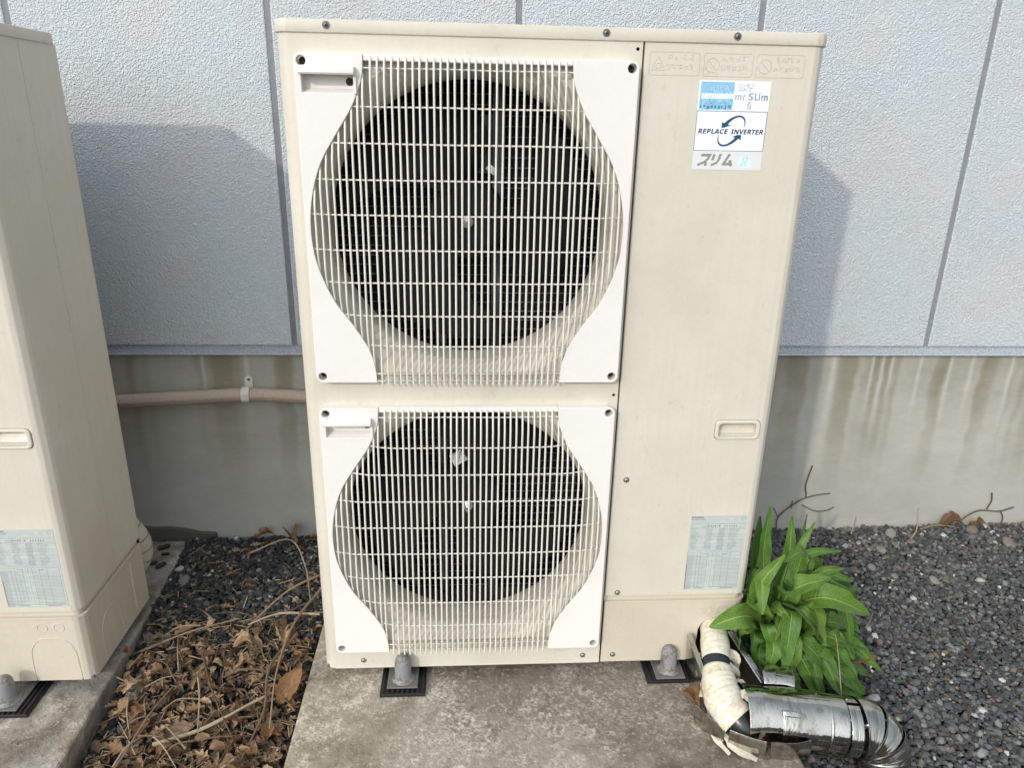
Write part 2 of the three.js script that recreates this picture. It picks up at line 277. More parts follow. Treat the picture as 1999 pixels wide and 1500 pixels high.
// printed and embossed surfaces
const SX0 = 0.729, SX1 = 0.8575, SY0 = 1.1294, SY1 = 1.2804;
const brandMap = canvas(1024, 1208, (c, w, h) => {
  const r = rng(9), H = (f) => f * h;
  c.fillStyle = '#dcdcda'; c.fillRect(0, 0, w, h);
  c.fillStyle = '#f1f0f2'; c.fillRect(0, 0, w, H(0.325));
  c.fillStyle = '#8fbfdb'; c.fillRect(22, 16, 480, H(0.305));
  for (let i = 0; i < 60; i++) { c.fillStyle = `rgba(${120 + r() * 90},${180 + r() * 50},${215 + r() * 30},0.35)`; c.fillRect(22 + r() * 440, 16 + r() * H(0.27), 20 + r() * 60, 20 + r() * 60); }
  c.save(); c.beginPath(); c.rect(22, 16, 480, H(0.305)); c.clip();
  for (let i = 0; i < 90; i++) {   // crazed print, denser to the bottom and right
    let x = 22 + 480 * r(), y = 16 + H(0.305) * Math.sqrt(r()), a = r() * 6.3; c.strokeStyle = `rgba(30,90,120,${0.3 + 0.5 * r()})`; c.lineWidth = 1.5 + 3 * r(); c.beginPath(); c.moveTo(x, y);
    for (let k = 0; k < 5; k++) { a += (r() - 0.5) * 1.3; x += 17 * Math.cos(a); y += 17 * Math.sin(a); c.lineTo(x, y); } c.stroke();
  }
  for (let i = 0; i < 9; i++) { c.fillStyle = 'rgba(25,90,120,0.55)'; c.fillRect(30 + i * 52, H(0.305) - 30 - 20 * r(), 14 + 24 * r(), 40); }
  c.restore();
  c.fillStyle = 'rgba(200,225,238,0.75)'; c.fillRect(40, H(0.135), 460, 78);
  const fit = (text, x, y, wd, px, col, skew = 0) => { c.save(); c.font = `bold ${px}px sans-serif`; c.fillStyle = col; c.strokeStyle = col; c.lineWidth = px * 0.035; const k = wd / c.measureText(text).width; c.transform(k, 0, skew, 1, x, y); c.fillText(text, 0, 0); c.strokeText(text, 0, 0); c.restore(); };
  fit('MITSUBISHI', 46, H(0.196), 448, 80, '#f6fafc');
  for (let i = 0; i < 70; i++) { c.fillStyle = `rgba(170,172,174,${0.25 + 0.3 * r()})`; c.fillRect(540 + r() * 230, 20 + r() * 120, 10 + 40 * r(), 5 + 16 * r()); }
  fit('m', 520, H(0.207), 108, 120, '#a6a9aa'); fit('r.', 634, H(0.207), 70, 120, '#a9abac'); fit('S', 712, H(0.207), 84, 132, '#9aa5ab'); fit('L', 800, H(0.207), 60, 132, '#7c96a4'); fit('i', 862, H(0.207), 30, 132, '#74909f'); fit('m', 896, H(0.207), 112, 120, '#74909f');
  for (let i = 0; i < 240; i++) { c.fillStyle = `rgba(241,240,242,${0.5 + 0.4 * r()})`; const x = 512 + r() * 470; c.fillRect(x, H(0.125) + r() * 110, 3 + 9 * r() * (1 - (x - 512) / 800), 2 + 9 * r()); }
  c.fillStyle = '#b9bab9'; c.beginPath(); c.moveTo(720, H(0.22)); c.lineTo(780, H(0.225)); c.lineTo(775, H(0.31)); c.lineTo(700, H(0.31)); c.fill(); c.strokeStyle = '#eee'; c.lineWidth = 4; for (let i = 0; i < 8; i++) { c.beginPath(); c.moveTo(700 + 80 * r(), H(0.22)); c.lineTo(690 + 90 * r(), H(0.31)); c.stroke(); }
  // middle card
  c.fillStyle = '#eff0f4'; c.fillRect(0, H(0.335), w, H(0.443)); c.strokeStyle = '#4a5e75'; c.lineWidth = 8; c.strokeRect(4, H(0.335), w - 8, H(0.443));
  for (let i = 0; i < 120; i++) { c.fillStyle = `rgba(${215 + 25 * r()},${216 + 25 * r()},${216 + 25 * r()},0.45)`; c.beginPath(); c.ellipse(20 + r() * (w - 40), H(0.345 + 0.42 * r()), 8 + 40 * r(), 5 + 22 * r(), r() * 3, 0, 7); c.fill(); }
  const arrow = (sx, sy) => { c.save(); c.translate(w * 0.515, H(0.553)); c.scale(sx, sy); c.fillStyle = '#1f4a6d'; c.beginPath(); c.moveTo(-150, -30); c.lineTo(-150, -118); c.lineTo(-112, -106); c.bezierCurveTo(-20, -205, 130, -255, 178, -170); c.bezierCurveTo(205, -120, 185, -60, 172, -40); c.bezierCurveTo(185, -110, 180, -175, 105, -188); c.bezierCurveTo(30, -190, -25, -130, -62, -90); c.lineTo(-20, -78); c.closePath(); c.fill(); c.restore(); };
  arrow(1, 1); arrow(-1, -1);
  c.fillStyle = '#f3f4f6'; c.fillRect(20, H(0.518), w - 40, 92);
  fit('REPLACE', 36, H(0.585), 438, 88, '#303d5c', -0.18); fit('INVERTER', 520, H(0.585), 470, 88, '#303d5c', -0.18);
  // bottom strip: three katakana drawn as strokes and a faded R
  c.save(); c.translate(60, H(0.815)); c.transform(1, 0, -0.28, 1, 60, 0); c.strokeStyle = '#8b8886'; c.lineWidth = 38; c.lineJoin = 'miter'; c.lineCap = 'butt';
  const st = (...p) => { c.beginPath(); c.moveTo(p[0], p[1]); for (let i = 2; i < p.length; i += 2) c.lineTo(p[i], p[i + 1]); c.stroke(); };
  st(10, 20, 140, 20, 128, 70, 90, 118, 5, 160); st(88, 95, 110, 120, 128, 168);
  st(200, 5, 200, 92); st(290, 0, 290, 90, 272, 128, 205, 160);
  st(425, 0, 380, 142, 500, 138); st(455, 86, 505, 168);
  c.fillStyle = 'rgba(220,220,219,0.5)'; for (let i = 0; i < 260; i++) c.fillRect(r() * 540, r() * 175, 2 + 8 * r(), 2 + 8 * r());
  c.restore();
  c.fillStyle = 'rgba(214,232,238,0.9)'; c.beginPath(); c.ellipse(775, H(0.905), 95, 72, 0.2, 0, 7); c.fill();
  c.font = 'bold 190px sans-serif'; c.save(); c.translate(695, H(0.955)); c.transform(1, 0, -0.25, 1, 0, 0); c.fillStyle = '#b4d3e0'; c.fillText('R', 0, 0); c.restore();
  for (let i = 0; i < 220; i++) { c.fillStyle = `rgba(230,234,235,${0.4 + 0.4 * r()})`; c.fillRect(670 + 200 * r(), H(0.83 + 0.14 * r()), 3 + 15 * r(), 3 + 10 * r()); }
});
const plateMap = canvas(1024, 1420, (c, w, h) => {
  const r = rng(19); c.fillStyle = '#b9bdb9'; c.fillRect(0, 0, w, h);
  for (let i = 0; i < 300; i++) { c.fillStyle = `rgba(${180 + 40 * r()},${186 + 36 * r()},${184 + 34 * r()},0.25)`; c.fillRect(r() * w, r() * h, 40 + 160 * r(), 10 + 60 * r()); }
  const ink = (a) => `rgba(44,54,60,${Math.min(1, a * 1.35)})`, words = (x, y, n, s, a) => { c.fillStyle = ink(a); for (let i = 0; i < n; i++) { const b = 0.5 + 0.5 * r(); c.fillRect(x + i * s * 0.95, y + s * 0.1 * r(), s * 0.62 * b, s * 0.14); c.fillRect(x + i * s * 0.95 + s * 0.2 * r(), y - s * 0.3, s * 0.13, s * 0.7); c.fillRect(x + i * s * 0.95, y - s * 0.3 + s * 0.3 * r(), s * 0.55, s * 0.1); } };
  c.fillStyle = ink(0.85); c.font = 'bold 38px sans-serif'; c.fillText('MITSUBISHI', 8, 40); c.font = '30px sans-serif'; c.fillText('AIR CONDITIONER', 8, 76);
  c.strokeStyle = ink(0.5); c.lineWidth = 4; c.beginPath(); c.arc(950, 55, 38, 0, 7); c.stroke(); words(925, 60, 2, 24, 0.6);
  c.lineWidth = 3; const hl = (y, x0 = 6, x1 = w - 30, a = 0.5) => { c.strokeStyle = ink(a); c.beginPath(); c.moveTo(x0, y); c.lineTo(x1, y); c.stroke(); }, vl = (x, y0, y1, a = 0.5) => { c.strokeStyle = ink(a); c.beginPath(); c.moveTo(x, y0); c.lineTo(x, y1); c.stroke(); };
  hl(150); words(220, 190, 4, 34, 0.5); words(330, 190, 4, 42, 0.75); words(520, 190, 1, 48, 0.8); words(620, 190, 6, 44, 0.85); hl(220);
  for (let y = 240; y < 640; y += 24) { words(20 + 30 * r(), y, 4 + (r() * 4 | 0), 22, 0.35 + 0.4 * r()); words(280 + 40 * r(), y, 6, 22, 0.25 + 0.3 * r()); words(520 + 20 * r(), y, 5, 24, 0.3 + 0.5 * r()); words(720, y, 5 + (r() * 5 | 0), 22, 0.2 + 0.35 * r()); if (r() < 0.6) hl(y + 12, 250 * Math.floor(r() * 3), 1000, 0.3); }
  hl(660); hl(690); words(300, 720, 4, 28, 0.7); words(660, 720, 3, 30, 0.75); hl(750);
  for (let y = 775; y < 1380; y += 27) { hl(y, 6, 250, 0.4); hl(y, 250, 380, 0.45); hl(y, 540, 990, 0.55); words(14, y - 10, 5, 22, 0.35); }
  for (const x of [6, 190, 250, 380, 470, 540, 660, 790, 990]) vl(x, 690, 1370, 0.6); for (const x of [120, 310, 420, 505]) vl(x, 760, 1370, 0.25);
  c.fillStyle = ink(0.8); for (let i = 0; i < 13; i++) c.fillRect(8, 930 + i * 34, 14, 16); hl(1372, 6, 990, 0.8); words(10, 1395, 4, 34, 0.75); words(200, 1390, 7, 26, 0.6); words(690, 1395, 8, 30, 0.9);
});
M.brand = std({ map: brandMap, roughness: 0.6 });
M.plate = std({ map: plateMap, roughness: 0.6 });
// embossed warnings pressed into the top of the service panel; uv of the flat front = metres
const EX0 = 0.627, EX1 = 0.929, EY0 = 1.24, EY1 = 1.34;
const embossMap = canvas(2048, 678, (c, w, h) => {
  c.fillStyle = '#555'; c.fillRect(0, 0, w, h); c.strokeStyle = '#fff'; c.lineWidth = 10; c.lineJoin = 'round'; c.lineCap = 'round';
  const X = (x) => (x - EX0) / (EX1 - EX0) * w, Y = (y) => (EY1 - y) / (EY1 - EY0) * h, r = rng(3);
  const strokes = (x, y, s) => { for (let k = 0; k < 5; k++) { c.beginPath(); const a = r(), b = r(); c.moveTo(x + a * s, y + b * s); if (r() < 0.5) c.lineTo(x + s * (0.3 + 0.7 * r()), y + b * s); else c.lineTo(x + a * s, y + s * (0.3 + 0.7 * r())); if (r() < 0.4) c.lineTo(x + r() * s, y + r() * s); c.stroke(); } };
  [[0.637, 0.725], [0.733, 0.82], [0.827, 0.912]].forEach(([a, b], k) => {
    const x0 = X(a), x1 = X(b), y0 = Y(1.3245), y1 = Y(1.2875); c.lineWidth = 12; c.beginPath(); c.roundRect(x0, y0, x1 - x0, y1 - y0, 26); c.stroke(); c.lineWidth = 9;
    const cx = x0 + 105, cy = (y0 + y1) / 2 + 8; c.beginPath(); if (!k) { c.moveTo(cx, cy - 85); c.lineTo(cx + 80, cy + 65); c.lineTo(cx - 80, cy + 65); c.closePath(); c.moveTo(cx + 30, cy + 20); c.arc(cx, cy + 20, 30, 0, 7); } else { c.arc(cx, cy, 78, 0, 7); c.moveTo(cx - 55, cy - 55); c.lineTo(cx + 55, cy + 55); } c.stroke();
    for (let i = 0; i < 4; i++) strokes(cx + 110 + i * 82, y0 + 28, 60); for (let i = 0; i < 5; i++) strokes(cx + 100 + i * 66, y0 + 128, 56);
  });
}, false);
embossMap.repeat.set(1 / (EX1 - EX0), 1 / (EY1 - EY0)); embossMap.offset.set(-EX0 / (EX1 - EX0), -EY0 / (EY1 - EY0));
M.creamEmboss = std({ map: scaled(casingMap, 1.6, 1.6), roughnessMap: scaled(casingRough, 1.6, 1.6), roughness: 1, bumpMap: embossMap, bumpScale: 0.0010 });

// half width of the grille opening at height y from its centre
const HW = [[-0.3, 0.177], [-0.27, 0.178], [-0.23, 0.187], [-0.18, 0.215], [-0.13, 0.249], [-0.06, 0.276], [0, 0.2825], [0.06, 0.276], [0.115, 0.258], [0.16, 0.231], [0.21, 0.199], [0.255, 0.181], [0.28, 0.178], [0.3, 0.178]];
const hwCurve = new THREE.CatmullRomCurve3(HW.map(([y, w]) => V(w, y, 0))), hwPts = hwCurve.getPoints(90);
const halfW = (y) => { for (let i = 1; i < hwPts.length; i++) if (hwPts[i].y >= y) { const a = hwPts[i - 1], b = hwPts[i]; return lerp(a.x, b.x, (y - a.y) / (b.y - a.y)); } return 0.178; };
const yAt = (w, sgn) => { let y = 0; while (y < 0.3 && halfW(sgn * y) > w) y += 0.001; return sgn * y; };

const screwG = merge([new THREE.CylinderGeometry(0.0062, 0.0066, 0.0012, 20).translate(0, 0.0006, 0), new THREE.SphereGeometry(0.0046, 16, 8, 0, PI * 2, 0, PI / 2).scale(1, 0.62, 1).translate(0, 0.0012, 0)]).rotateX(PI / 2);
const slotG = merge([box(-0.0022, 0.0022, -0.0005, 0.0005, 0.0033, 0.0043), box(-0.0005, 0.0005, -0.0022, 0.0022, 0.0033, 0.00435)]);
function screw(parent, x, y, z, m = M.screw, turn = 0) { const o = part('screw', screwG, m, parent, [x, y, z]); o.rotation.z = turn; part('cross_slot', slotG, M.slot, o); return o; }

function makeGrille() {
  const g = new THREE.Group(); g.name = 'grille';
  const W2 = 0.2925, H2 = 0.292, ZP = 0.0205;
  for (const s of [-1, 1]) {
    const sh = new THREE.Shape(), r = 0.013;
    sh.moveTo(-W2 + r, -H2); sh.lineTo(-0.177, -H2);
    for (const p of hwPts) if (p.y > -H2 + 0.002 && p.y < H2 - 0.002) sh.lineTo(-p.x, p.y);
    sh.lineTo(-0.178, H2); sh.lineTo(-W2 + r, H2); sh.absarc(-W2 + r, H2 - r, r, PI / 2, PI); sh.lineTo(-W2, -H2 + r); sh.absarc(-W2 + r, -H2 + r, r, PI, 1.5 * PI);
    for (const sy of [-1, 1]) { const h = new THREE.Path(); h.absarc(-W2 + 0.0125, sy * (H2 - 0.0125), 0.0078, 0, 2 * PI); sh.holes.push(h); }
    if (s < 0) { const h = new THREE.Path(); h.moveTo(-0.281, 0.23); h.lineTo(-0.195, 0.23); h.lineTo(-0.194, 0.26); h.lineTo(-0.281, 0.26); sh.holes.push(h); }
    const pg = ext(sh, 0.005, ZP - 0.005, 0.0013, 24); if (s > 0) { pg.scale(-1, 1, 1); const p = pg.attributes.position.array, n = pg.attributes.normal.array, u = pg.attributes.uv.array; for (let i = 0; i < p.length; i += 9) for (let k = 0; k < 3; k++) { [p[i + k], p[i + 6 + k]] = [p[i + 6 + k], p[i + k]]; [n[i + k], n[i + 6 + k]] = [n[i + 6 + k], n[i + k]]; if (k < 2) { const q = i / 3 * 2; [u[q + k], u[q + 4 + k]] = [u[q + 4 + k], u[q + k]]; } } }
    const plate = part('side_plate', pg, M.white, g);
    part('skirt', merge([box(s * W2 - (s > 0 ? 0.004 : -0.001), s * W2 + (s > 0 ? -0.001 : 0.004), -H2 + r, H2 - r, 0.0005, ZP - 0.004),
      ...[-1, 1].map((q) => box(Math.min(s * 0.178, s * (W2 - r)), Math.max(s * 0.178, s * (W2 - r)), q * H2 - (q > 0 ? 0.004 : -0.001), q * H2 + (q > 0 ? -0.001 : 0.004), 0.0005, ZP - 0.004))]), M.white, plate);
    for (const sy of [-1, 1]) { const cx = s * (W2 - 0.0125), cy = sy * (H2 - 0.0125);
      part('screw_well', new THREE.CylinderGeometry(0.0088, 0.0088, 0.0145, 20, 1, true).rotateX(PI / 2).translate(cx, cy, 0.0082), M.white, plate);
      screw(plate, cx, cy, 0.002, M.screwDark, 0.4 + s + sy); }
    if (s < 0) {
      part('handle_pocket', merge([box(-0.284, -0.191, 0.226, 0.263, 0.0008, 0.0022), box(-0.284, -0.281, 0.226, 0.263, 0.0022, 0.0155), box(-0.194, -0.191, 0.226, 0.263, 0.0022, 0.0155), box(-0.284, -0.191, 0.26, 0.263, 0.0022, 0.0155)]), M.white, plate);
      const fl = new THREE.PlaneGeometry(0.086, 0.0165).rotateX(-1.1).translate(-0.238, 0.2335, 0.0098); part('pocket_floor', fl, M.white, plate);
      const hood = new THREE.Shape([[0.017, 0.2595], [0.033, 0.2592], [0.0342, 0.261], [0.0335, 0.2665], [0.029, 0.2705], [0.017, 0.272]].map(([z, y]) => new THREE.Vector2(-z, y)));
      const hg = new THREE.ExtrudeGeometry(hood, { depth: 0.088, bevelEnabled: true, bevelSize: 0.001, bevelThickness: 0.0025, bevelSegments: 2 }); hg.rotateY(PI / 2).translate(-0.282, 0, 0);
      part('handle_hood', toCreasedNormals(hg, 0.6), M.white, plate);
      part('handle_cheek', rbox(-0.1942, -0.1892, 0.2285, 0.26, 0.0165, 0.026, 0.0015), M.white, plate);
      screw(plate, -0.2035, 0.2485, 0.0023, M.screwDark, 0.3);
    }
  }
  part('top_rail', rbox(-0.1782, 0.1782, 0.281, 0.2915, 0.0005, 0.0175, 0.0025), M.white, g);
  part('bottom_rail', rbox(-0.1772, 0.1772, -0.2815, -0.2765, 0.0015, 0.0075, 0.001), M.cream, g);
  const rr = rng(21);
  for (let k = -23; k <= 23; k++) {
    const x = Math.abs(k) === 15 ? Math.sign(k) * 0.1798 : k * 0.01183, a = Math.abs(x); let y0 = -0.2925, y1 = 0.2885, inner = a < 0.176;
    if (!inner) { y0 = Math.max(-0.262, yAt(a, -1) - 0.006); y1 = Math.min(0.262, yAt(a, 1) + 0.006); }
    const pts = [], n = 16, w = (rr() - 0.5) * 0.0009, dome = 0.0255 + 0.006 * (1 - (x / 0.29) ** 2);
    for (let i = 0; i <= n; i++) { const t = i / n, y = lerp(y0, y1, t), dT = y1 - y, dB = y - y0, L = inner ? 0.02 : 0.045;
      const z = lerp(inner ? 0.0165 : 0.0125, dome, smooth(0, L, dT) * (inner ? lerp(0.75, 1, smooth(0, 0.03, dB)) : smooth(0, L, dB))); pts.push([x + w * Math.sin(t * 9), y, z]); }
    part('bar', tube(pts, 0.00205, 26, 7), M.bar, g);
  }
  for (const y of [0.2705, 0.209, 0.149, 0.088, 0.027, -0.0355, -0.095, -0.1575, -0.2165, -0.2745, -0.2895]) {
    const w = halfW(y) + (Math.abs(y) > 0.25 ? 0.0005 : 0.005), pts = [], e = (rr() - 0.5) * 0.001;
    for (let i = 0; i <= 12; i++) { const x = lerp(-w, w, i / 12), ed = smooth(0, 0.045, w - Math.abs(x)), v = Math.abs(y) > 0.25; pts.push([x, y + e * Math.sin(i), lerp(0.0115, 0.0222 + 0.006 * (1 - (x / 0.29) ** 2), v ? 0.3 : ed) ]); }
    part('cross_wire', tube(pts, 0.00155, 24, 6), M.bar, g);
  }
  return g;
}
const grille0 = makeGrille();

function bladeGeo() {
  const nu = 10, nv = 10, pos = [], idx = [], uv = [];
  for (const side of [0, 1]) for (let i = 0; i <= nu; i++) for (let j = 0; j <= nv; j++) {
    const t = i / nu, r = lerp(0.07, 0.242, t), half = lerp(0.42, 0.78, Math.sin(t * 1.9)), sweep = 0.5 * t * t, u = j / nv * 2 - 1, a = u * half * (u > 0 ? 1 : 1 - 0.18 * t * t) + sweep;
    pos.push(r * Math.cos(a), r * Math.sin(a), -0.09 + u * lerp(0.045, 0.032, t) + 0.012 * (1 - u * u) - side * 0.0025); uv.push(t, u);
  }
  const n = (nu + 1) * (nv + 1); for (let s = 0; s < 2; s++) for (let i = 0; i < nu; i++) for (let j = 0; j < nv; j++) { const a = s * n + i * (nv + 1) + j, b = a + nv + 1; s ? idx.push(a, b + 1, b, a, a + 1, b + 1) : idx.push(a, b, b + 1, a, b + 1, a + 1); }
  const g = new THREE.BufferGeometry(); g.setAttribute('position', new THREE.Float32BufferAttribute(pos, 3)); g.setAttribute('uv', new THREE.Float32BufferAttribute(uv, 2)); g.setIndex(idx); g.computeVertexNormals(); return g;
}
const blade0 = bladeGeo();
const lathe = (pts, n = 48) => new THREE.LatheGeometry(pts.map((p) => new THREE.Vector2(...p)), n).rotateX(PI / 2);       // profile (r, axial z)
// wide flare that runs from a rounded-square mouth in the panel to the round throat
const mouthR = (a) => Math.min(0.286 / Math.max(1e-6, Math.abs(Math.cos(a))), 0.281 / Math.max(1e-6, Math.abs(Math.sin(a))), 0.304);
const mouth = Array.from({ length: 144 }, (_, i) => { const a = i / 144 * 2 * PI, r = mouthR(a); return new THREE.Vector2(r * Math.cos(a), r * Math.sin(a)); });
const bellG = (() => {
  const pos = [], uv = [], idx = [], n = 144, prof = [[0, 0], [0.06, 0.03], [0.3, 0.2], [0.6, 0.46], [0.82, 0.7], [0.94, 0.88], [1, 1.15]], m = prof.length + 3;
  for (let i = 0; i <= n; i++) { const a = i / n * 2 * PI, R = mouthR(a); const col = [...prof.map(([u, d]) => [lerp(R, 0.263, u), -0.0006 - 0.046 * d]), [0.262, -0.075], [0.262, -0.1], [0.266, -0.115]]; col.forEach(([r, z], k) => { pos.push(r * Math.cos(a), r * Math.sin(a), z); uv.push(i / n * 1.6, k / m * 0.2); }); }
  for (let i = 0; i < n; i++) for (let k = 0; k < m - 1; k++) { const a = i * m + k, b = a + m; idx.push(a, a + 1, b, b, a + 1, b + 1); }
  const g = new THREE.BufferGeometry(); g.setAttribute('position', new THREE.Float32BufferAttribute(pos, 3)); g.setAttribute('uv', new THREE.Float32BufferAttribute(uv, 2)); g.setIndex(idx); g.computeVertexNormals(); return g;
})();
const hubG = lathe([[0.0001, -0.058], [0.05, -0.06], [0.072, -0.066], [0.08, -0.078], [0.08, -0.135]], 40);
const nutG = merge([new THREE.CylinderGeometry(0.0078, 0.0078, 0.009, 6).rotateX(PI / 2).translate(0, 0, -0.053), new THREE.CylinderGeometry(0.0042, 0.0042, 0.02, 14).rotateX(PI / 2).translate(0, 0, -0.046), new THREE.CylinderGeometry(0.012, 0.012, 0.0018, 20).rotateX(PI / 2).translate(0, 0, -0.0582)]);
const capG = new THREE.LatheGeometry([[0.0001, 0.062], [0.006, 0.0612], [0.012, 0.058], [0.0165, 0.051], [0.0182, 0.04], [0.0188, 0.012], [0.0205, 0.004], [0.026, 0.001], [0.026, 0]].map((p) => new THREE.Vector2(...p)), 32);
const capMap = tex(256, 256, (i, x, y) => { const k = y * 4 * N + x * 4, s = smooth(0.5, 0.62, padS[k]); return [134 - 26 * s, 134 - 30 * s, 134 - 38 * s].map((v) => v + 20 * (padF[k] - 0.5)); }, true);
M.cap = std({ map: capMap, roughness: 0.6 });
M.foot = std({ map: scaled(padMap, 9, 9), color: lin(0.55, 0.56, 0.6), roughness: 0.7, metalness: 0.2 });

function makeUnit(name, label, pos, cut, feet) {
  const u = thing(name, label, 'air conditioner', pos, 'double-fan outdoor units');
  const back = -0.3;
  // fan panel with two round openings
  const fp = new THREE.Shape(); fp.moveTo(RC, 0.03); fp.lineTo(0.6238, 0.03); fp.lineTo(0.6238, TOP - 0.001); fp.lineTo(RC, TOP - 0.001); fp.closePath();
  for (const cy of CY) { const h = new THREE.Path(); h.setFromPoints(mouth.map((q) => new THREE.Vector2(FX + q.x, cy + q.y))); fp.holes.push(h); }
  for (const [x, y] of [[0.0197 + 0.004, 1.3275], [0.6151, 1.3275], [0.0237, 0.6897], [0.6151, 0.6897], [0.0237, 0.076]]) { const h = new THREE.Path(); h.absarc(x, y, 0.003, 0, 2 * PI); fp.holes.push(h); }
  const fan = part('fan_panel', ext(fp, 0.0015, -0.0015, 0, 48), M.cream, u);
  part('fan_panel_flange', box(0.6218, 0.6238, 0.03, TOP - 0.001, -0.02, -0.0016), M.cream, fan);
  part('bottom_lip', rbox(RC, 0.6238, 0.0285, 0.0325, -0.012, 0.0012, 0.001), M.cream, fan);
  part('side_panel', bent([[0, back], [0, -RC], ...arc(RC, -RC, RC, PI, PI / 2, 8)], 0.0015, 0.03, TOP - 0.001), M.cream, u);
  // service panel
  const sp = new THREE.Shape(); sp.moveTo(0.6275, 0.2105); sp.lineTo(UW - RC, 0.2105); sp.lineTo(UW - RC, TOP - 0.001); sp.lineTo(0.6275, TOP - 0.001); sp.closePath();
  const hp = new THREE.Path(); rrect(hp, 0.8305, 0.9275 - 0.0005, 0.5905, 0.6345, 0.0118); sp.holes.push(hp);
  const service = part('service_panel', ext(sp, 0.0015, -0.0015), M.creamEmboss, u);
  part('wrapped_edge', bent([...arc(UW - RC, -RC, RC, PI / 2, 0, 8), [UW, -0.165]], 0.0015, 0.2105, TOP - 0.001), M.cream, service);
  part('panel_flange', merge([box(0.6275, 0.6295, 0.2105, TOP - 0.001, -0.02, -0.0016), box(0.6295, UW - 0.03, 0.2105, 0.2125, -0.01, -0.0016)]), M.cream, service);
  const rim = new THREE.Shape(); rrect(rim, 0.8315, 0.926, 0.5915, 0.6335, 0.011); const ri = new THREE.Path(); rrect(ri, 0.8395, 0.918, 0.5965, 0.6265, 0.007); rim.holes.push(ri);
  const handle = part('handle', ext(rim, 0.008, -0.004, 0.0022, 16), M.cream, service);
  const pocket = new THREE.Shape([[-0.0035, 0.6275], [-0.022, 0.6275], [-0.022, 0.62], [-0.013, 0.6], [-0.0035, 0.5965], [-0.0035, 0.594], [-0.024, 0.594], [-0.024, 0.63], [-0.0035, 0.63]].map(([z, y]) => new THREE.Vector2(-z, y)));
  const pk = new THREE.ExtrudeGeometry(pocket, { depth: 0.082, bevelEnabled: false }); pk.rotateY(PI / 2).translate(0.838, 0, 0); part('handle_pocket', merge([pk, box(0.836, 0.8385, 0.594, 0.63, -0.024, -0.0035), box(0.9195, 0.922, 0.594, 0.63, -0.024, -0.0035)]), M.cream, handle);
  part('brand_sticker', box(SX0, SX1, SY0, SY1, 0.0001, 0.0005), M.brand, service);
  part('nameplate', box(0.8035, 0.9275, 0.2229, 0.4102, 0.0001, 0.0005), M.plate, service);
  screw(service, 0.6547, 0.4988, 0, M.screw, 0.2); screw(service, 0.6547, 0.2186, 0, M.screw, 0.9);
  // lower cover
  const lc = new THREE.Shape(); lc.moveTo(0.6275, 0.03);
  if (cut) { lc.lineTo(0.848, 0.03); lc.lineTo(0.848, 0.108); lc.absarc(0.887, 0.108, 0.039, PI, PI / 2, true); lc.bezierCurveTo(0.9, 0.15, 0.918, 0.14, 0.9265, 0.118); lc.lineTo(0.9265, 0.03); }
  lc.lineTo(UW - RC, 0.03); lc.lineTo(UW - RC, 0.192); lc.lineTo(0.6275, 0.192); lc.closePath();
  const cover = part('lower_cover', ext(lc, 0.0015, -0.0015), M.creamB, u);
  part('wrapped_edge', bent([...arc(UW - RC, -RC, RC, PI / 2, 0, 8), [UW, back + 0.004]], 0.0015, 0.03, 0.192), M.creamB, cover);
  part('ledge', merge([rbox(0.6275, UW - RC, 0.1905, 0.1945, -0.009, 0.0012, 0.001), bent([...arc(UW - RC, -RC, RC - 0.008, PI / 2, 0, 6), [UW - 0.008, back + 0.004]], 0.0015, 0.19, 0.214), box(0.6275, UW - RC, 0.194, 0.214, -0.0095, -0.008), bent([...arc(UW - RC, -RC, RC + 0.0012, PI / 2, 0, 8), [UW + 0.0012, back + 0.004]], 0.008, 0.1905, 0.1945)]), M.creamB, cover);
  const ring = new THREE.TorusGeometry(0.0105, 0.0009, 6, 28);
  part('knockout', ring, M.creamB, cover, [0.862, 0.169, 0]); part('knockout', ring, M.creamB, cover, [0.897, 0.169, 0]);
  if (!cut) {
    const a = [[0.826, 0.032, 0], [0.827, 0.09, 0], [0.832, 0.117, 0], [0.85, 0.138, 0], [0.88, 0.141, 0], [0.905, 0.136, 0], [0.92, 0.11, 0], [0.923, 0.07, 0], [0.924, 0.032, 0]]; part('knockout', tube(a, 0.0011, 40), M.creamB, cover);
    part('knockout', tube(a.map(([x, y]) => [UW, y, -0.06 - (x - 0.826) * 0.95]), 0.0011, 40), M.creamB, cover);
    part('stiffener', rbox(UW - 0.0015, UW + 0.002, 0.05, 0.175, -0.235, -0.226, 0.0015), M.creamB, cover);
    for (const x of [0.826, 0.924]) part('knockout_slit', box(x - 0.0011, x + 0.0011, 0.0295, 0.037, -0.001, 0.0006), M.slot, cover);
  }
  screw(cover, 0.6547, 0.0499, 0, M.screw, 0.5); screw(fan, 0.5851, 0.0499, 0, M.screw, 1.1); screw(fan, 0.0863, 0.0499, 0, M.screw, 0.1);
  part('rear_side_panel', bent([[UW, -0.166], [UW, back]], 0.0015, 0.2105, TOP - 0.001), M.cream, u);
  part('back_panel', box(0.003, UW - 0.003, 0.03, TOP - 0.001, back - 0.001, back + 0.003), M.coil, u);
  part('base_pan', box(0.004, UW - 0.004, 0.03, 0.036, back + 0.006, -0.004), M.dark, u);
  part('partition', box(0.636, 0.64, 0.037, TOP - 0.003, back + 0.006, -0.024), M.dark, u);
  part('inner_lining', merge([box(0.0022, 0.0034, 0.037, TOP - 0.003, back + 0.006, -0.03), box(0.004, 0.634, 0.69, 0.694, back + 0.006, -0.01)]), M.dark, u);
